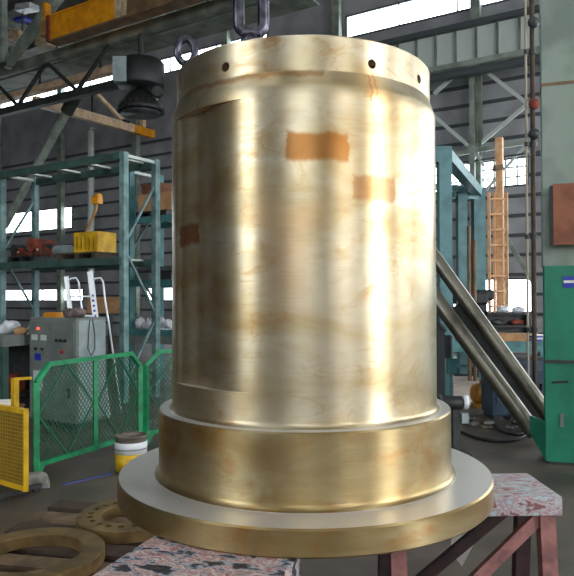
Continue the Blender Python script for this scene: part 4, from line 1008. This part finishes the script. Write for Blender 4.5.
# black machine head under the portal
ym2 = 13.65; mh = P(470, 300, ym2)
mc = thing('drill_press', (mh.x, ym2, 0), 'black press machine standing under the teal portal frame', 'machine', worldparts=True)
MB().box((mh.x, ym2, mh.z + .04), (.62, .5, .26)).build('head', M_BLACK, mc, bevel=.04)
MB().box((mh.x + .28, ym2 - .05, mh.z + .10), (.34, .3, .22)).build('motor', M_BLACK, mc, bevel=.05)
MB().tube((mh.x - .1, ym2 - .1, mh.z - .1), (mh.x - .1, ym2 - .1, mh.z - .42), .07).build('spindle', M_DARK, mc)
MB().box((mh.x + .18, ym2 - .02, mh.z - .16), (.26, .3, .2)).build('gear_case', M_BLACK, mc, bevel=.03)
MB().tube((mh.x + .05, ym2 + .1, .05), (mh.x + .05, ym2 + .1, mh.z), .12, n=18).build('column', M_DARK, mc)
MB().box((mh.x, ym2, .03), (.8, .7, .06)).build('base', M_DARK, mc); MB().box((mh.x - .05, ym2 - .1, .86), (.6, .5, .06)).build('table', M_DARK, mc)
for k in range(3): MB().tube((mh.x - .3, ym2 - .26, mh.z + .02), (mh.x - .3 + .16 * math.cos(k * 2.1), ym2 - .3, mh.z + .02 + .16 * math.sin(k * 2.1)), .012, n=8).build('lever', M_PIPE, mc)
# yellow-brown motor on floor
w = G(484, 407); mo = thing('electric_motor', (w.x, w.y, 0), 'small amber motor on the floor behind the pedestal grinder', 'motor', R(15))
AM = mat('amber_paint', C(186, 126, 30), .5, 0, C(120, 76, 24), 9)
MB().lathe([(0, -.17), (.10, -.17), (.14, -.15), (.14, .12), (.11, .16), (0, .16)], 24, c=(0, 0, .20), axis=(1, 0, 0)).build('motor_body', AM, mo)
for k in range(8):
    an = k * math.pi / 4; MB().box((0, .145 * math.cos(an), .20 + .145 * math.sin(an)), (.24, .012, .03), 0, an).build('cooling_fin', AM, mo)
MB().tube((.16, 0, .20), (.28, 0, .20), .025).build('shaft', M_PIPE, mo); MB().box((-.02, 0, .03), (.24, .26, .06)).build('foot', AM, mo)
MB().box((0, -.05, .37), (.14, .12, .08)).build('terminal_box', AM, mo); MB().tube((0.05, 0, .38), (.05, 0, .48), .018).build('lifting_pin', M_DARK, mo)
# pedestal grinder beside the flange
w = G(456, 455); pg = thing('pedestal_grinder', (w.x, w.y, 0), 'dark pedestal grinder with a white guard just right of the base collar', 'grinder')
hz = P(456, 403, w.y).z
MB().bbox((-.035, -.035, .03), (.035, .035, hz - .05)).build('pedestal', M_DARK, pg); MB().box((0, 0, .015), (.26, .26, .03)).build('base_plate', M_DARK, pg)
MB().lathe([(0, -.14), (.05, -.14), (.075, -.11), (.075, .08), (.05, .11), (0, .11)], 20, c=(-.03, 0, hz), axis=(1, 0, 0)).build('motor_body', M_BLACK, pg)
MB().lathe([(0, -.02), (.085, -.02), (.09, 0), (.085, .02), (0, .02)], 24, c=(-.17, 0, hz), axis=(1, 0, 0)).build('grinding_wheel', M_DARK, pg)
MB().lathe([(0, -.025), (.07, -.025), (.075, 0), (.07, .025), (0, .025)], 24, c=(.10, 0, hz + .01), axis=(1, 0, 0)).build('white_guard', M_WHITE, pg)
MB().bbox((.05, -.06, hz - .20), (.12, .02, hz - .10)).build('switch_box', M_LTCAB, pg)
# thin pale stand behind it
w = G(452, 421); ts = thing('pipe_stand', (w.x, w.y, 0), 'slim pale blue stand behind the pedestal grinder', 'stand')
zt2 = P(451, 335, w.y).z
MB().tube((0, 0, .02), (0, 0, zt2), .022).build('upright', M_RACKPOST, ts); MB().lathe([(0, 0), (.15, 0), (.14, .02), (0, .03)], 20).build('foot_disc', M_DARK, ts)
MB().bbox((-.06, -.05, .62), (.06, .05, .82)).build('junction_box', M_TEAL, ts); MB().bbox((-.12, -.02, zt2 - .3), (-.02, .03, zt2)).build('dark_flag', M_DARK, ts)
# window sheen on the aisle floor, put in as thin pale slabs
for i, (y0, y1, m_, lab) in enumerate(((405, 373, mat('pinkish_sheen', C(206, 190, 178), .5, 0, C(186, 170, 158), 3), 'pale pinkish floor sheen made as a thin slab under the long bench'), (371, 357, mat('green_sheen', C(158, 190, 168), .5, 0, C(136, 168, 148), 3), 'pale green floor sheen made as a thin slab beyond the pinkish one'))):
    a, b = G(452, y0), G(452, y1); xr = G(500, y0).x + .6; zt_ = .012 + .0 * i
    o = tag(MB().bbox((a.x, a.y, 0), (xr + .8 * i, b.y, zt_)).build('floor_sheen', m_, None), lab, 'sheet')
# hoses on the floor
def hose(pts, r, label, m_):
    w = [G(x, y, r) for x, y in pts]; sm = []
    for i in range(len(w) - 1):
        p0, p1, p2, p3 = w[max(i - 1, 0)], w[i], w[i + 1], w[min(i + 2, len(w) - 1)]
        for k in range(6):
            t = k / 6; sm.append(.5 * ((2 * p1) + (p2 - p0) * t + (2 * p0 - 5 * p1 + 4 * p2 - p3) * t * t + (3 * p1 - p0 - 3 * p2 + p3) * t ** 3))
    sm.append(w[-1]); tag(MB().path(sm, r, 8).build('floor_hose', m_, None), label, 'hose')
hose([(462, 432), (478, 438), (498, 441), (515, 440), (528, 434), (534, 428)], .018, 'dark hose curving across the floor in front of the leaning pipes', M_BLACK)
hose([(488, 419), (496, 426), (506, 432), (520, 434), (532, 430)], .022, 'thicker dark hose lying behind the curved one', M_DARK)
for i, (px, py, s, m_, lab) in enumerate(((473, 424, .5, M_DARK, 'dark scrap heap on the floor behind the grinder'), (488, 428, .4, M_WOODDK, 'brown scrap heap on the floor before the blue base'), (514, 427, .5, M_BLACK, 'small black scrap heap under the leaning pipes'))):
    w = G(px, py); t = thing('scrap_heap', (w.x, w.y, 0), lab, 'scrap')
    for k in range(4): MB().box(((random.random() - .5) * .25 * s, (random.random() - .5) * .2 * s, .04 * s + .07 * s * k), (.3 * s, .2 * s, .07 * s), random.random() * 3).build('scrap_piece', m_ if k % 2 else M_CONC, t)
# blue stripe on floor beside the fence
a, b = G(62, 486), G(112, 474)
o = tag(MB().bar(a + Vector((0, 0, .008)), b + Vector((0, 0, .008)), .02, .016).build('air_line', mat('blue_line', C(60, 66, 120), .5), None), 'thin blue air line on the floor before the fence', 'hose')

for r_ in ROOTS:
    if '_w' in r_: del r_['_w']
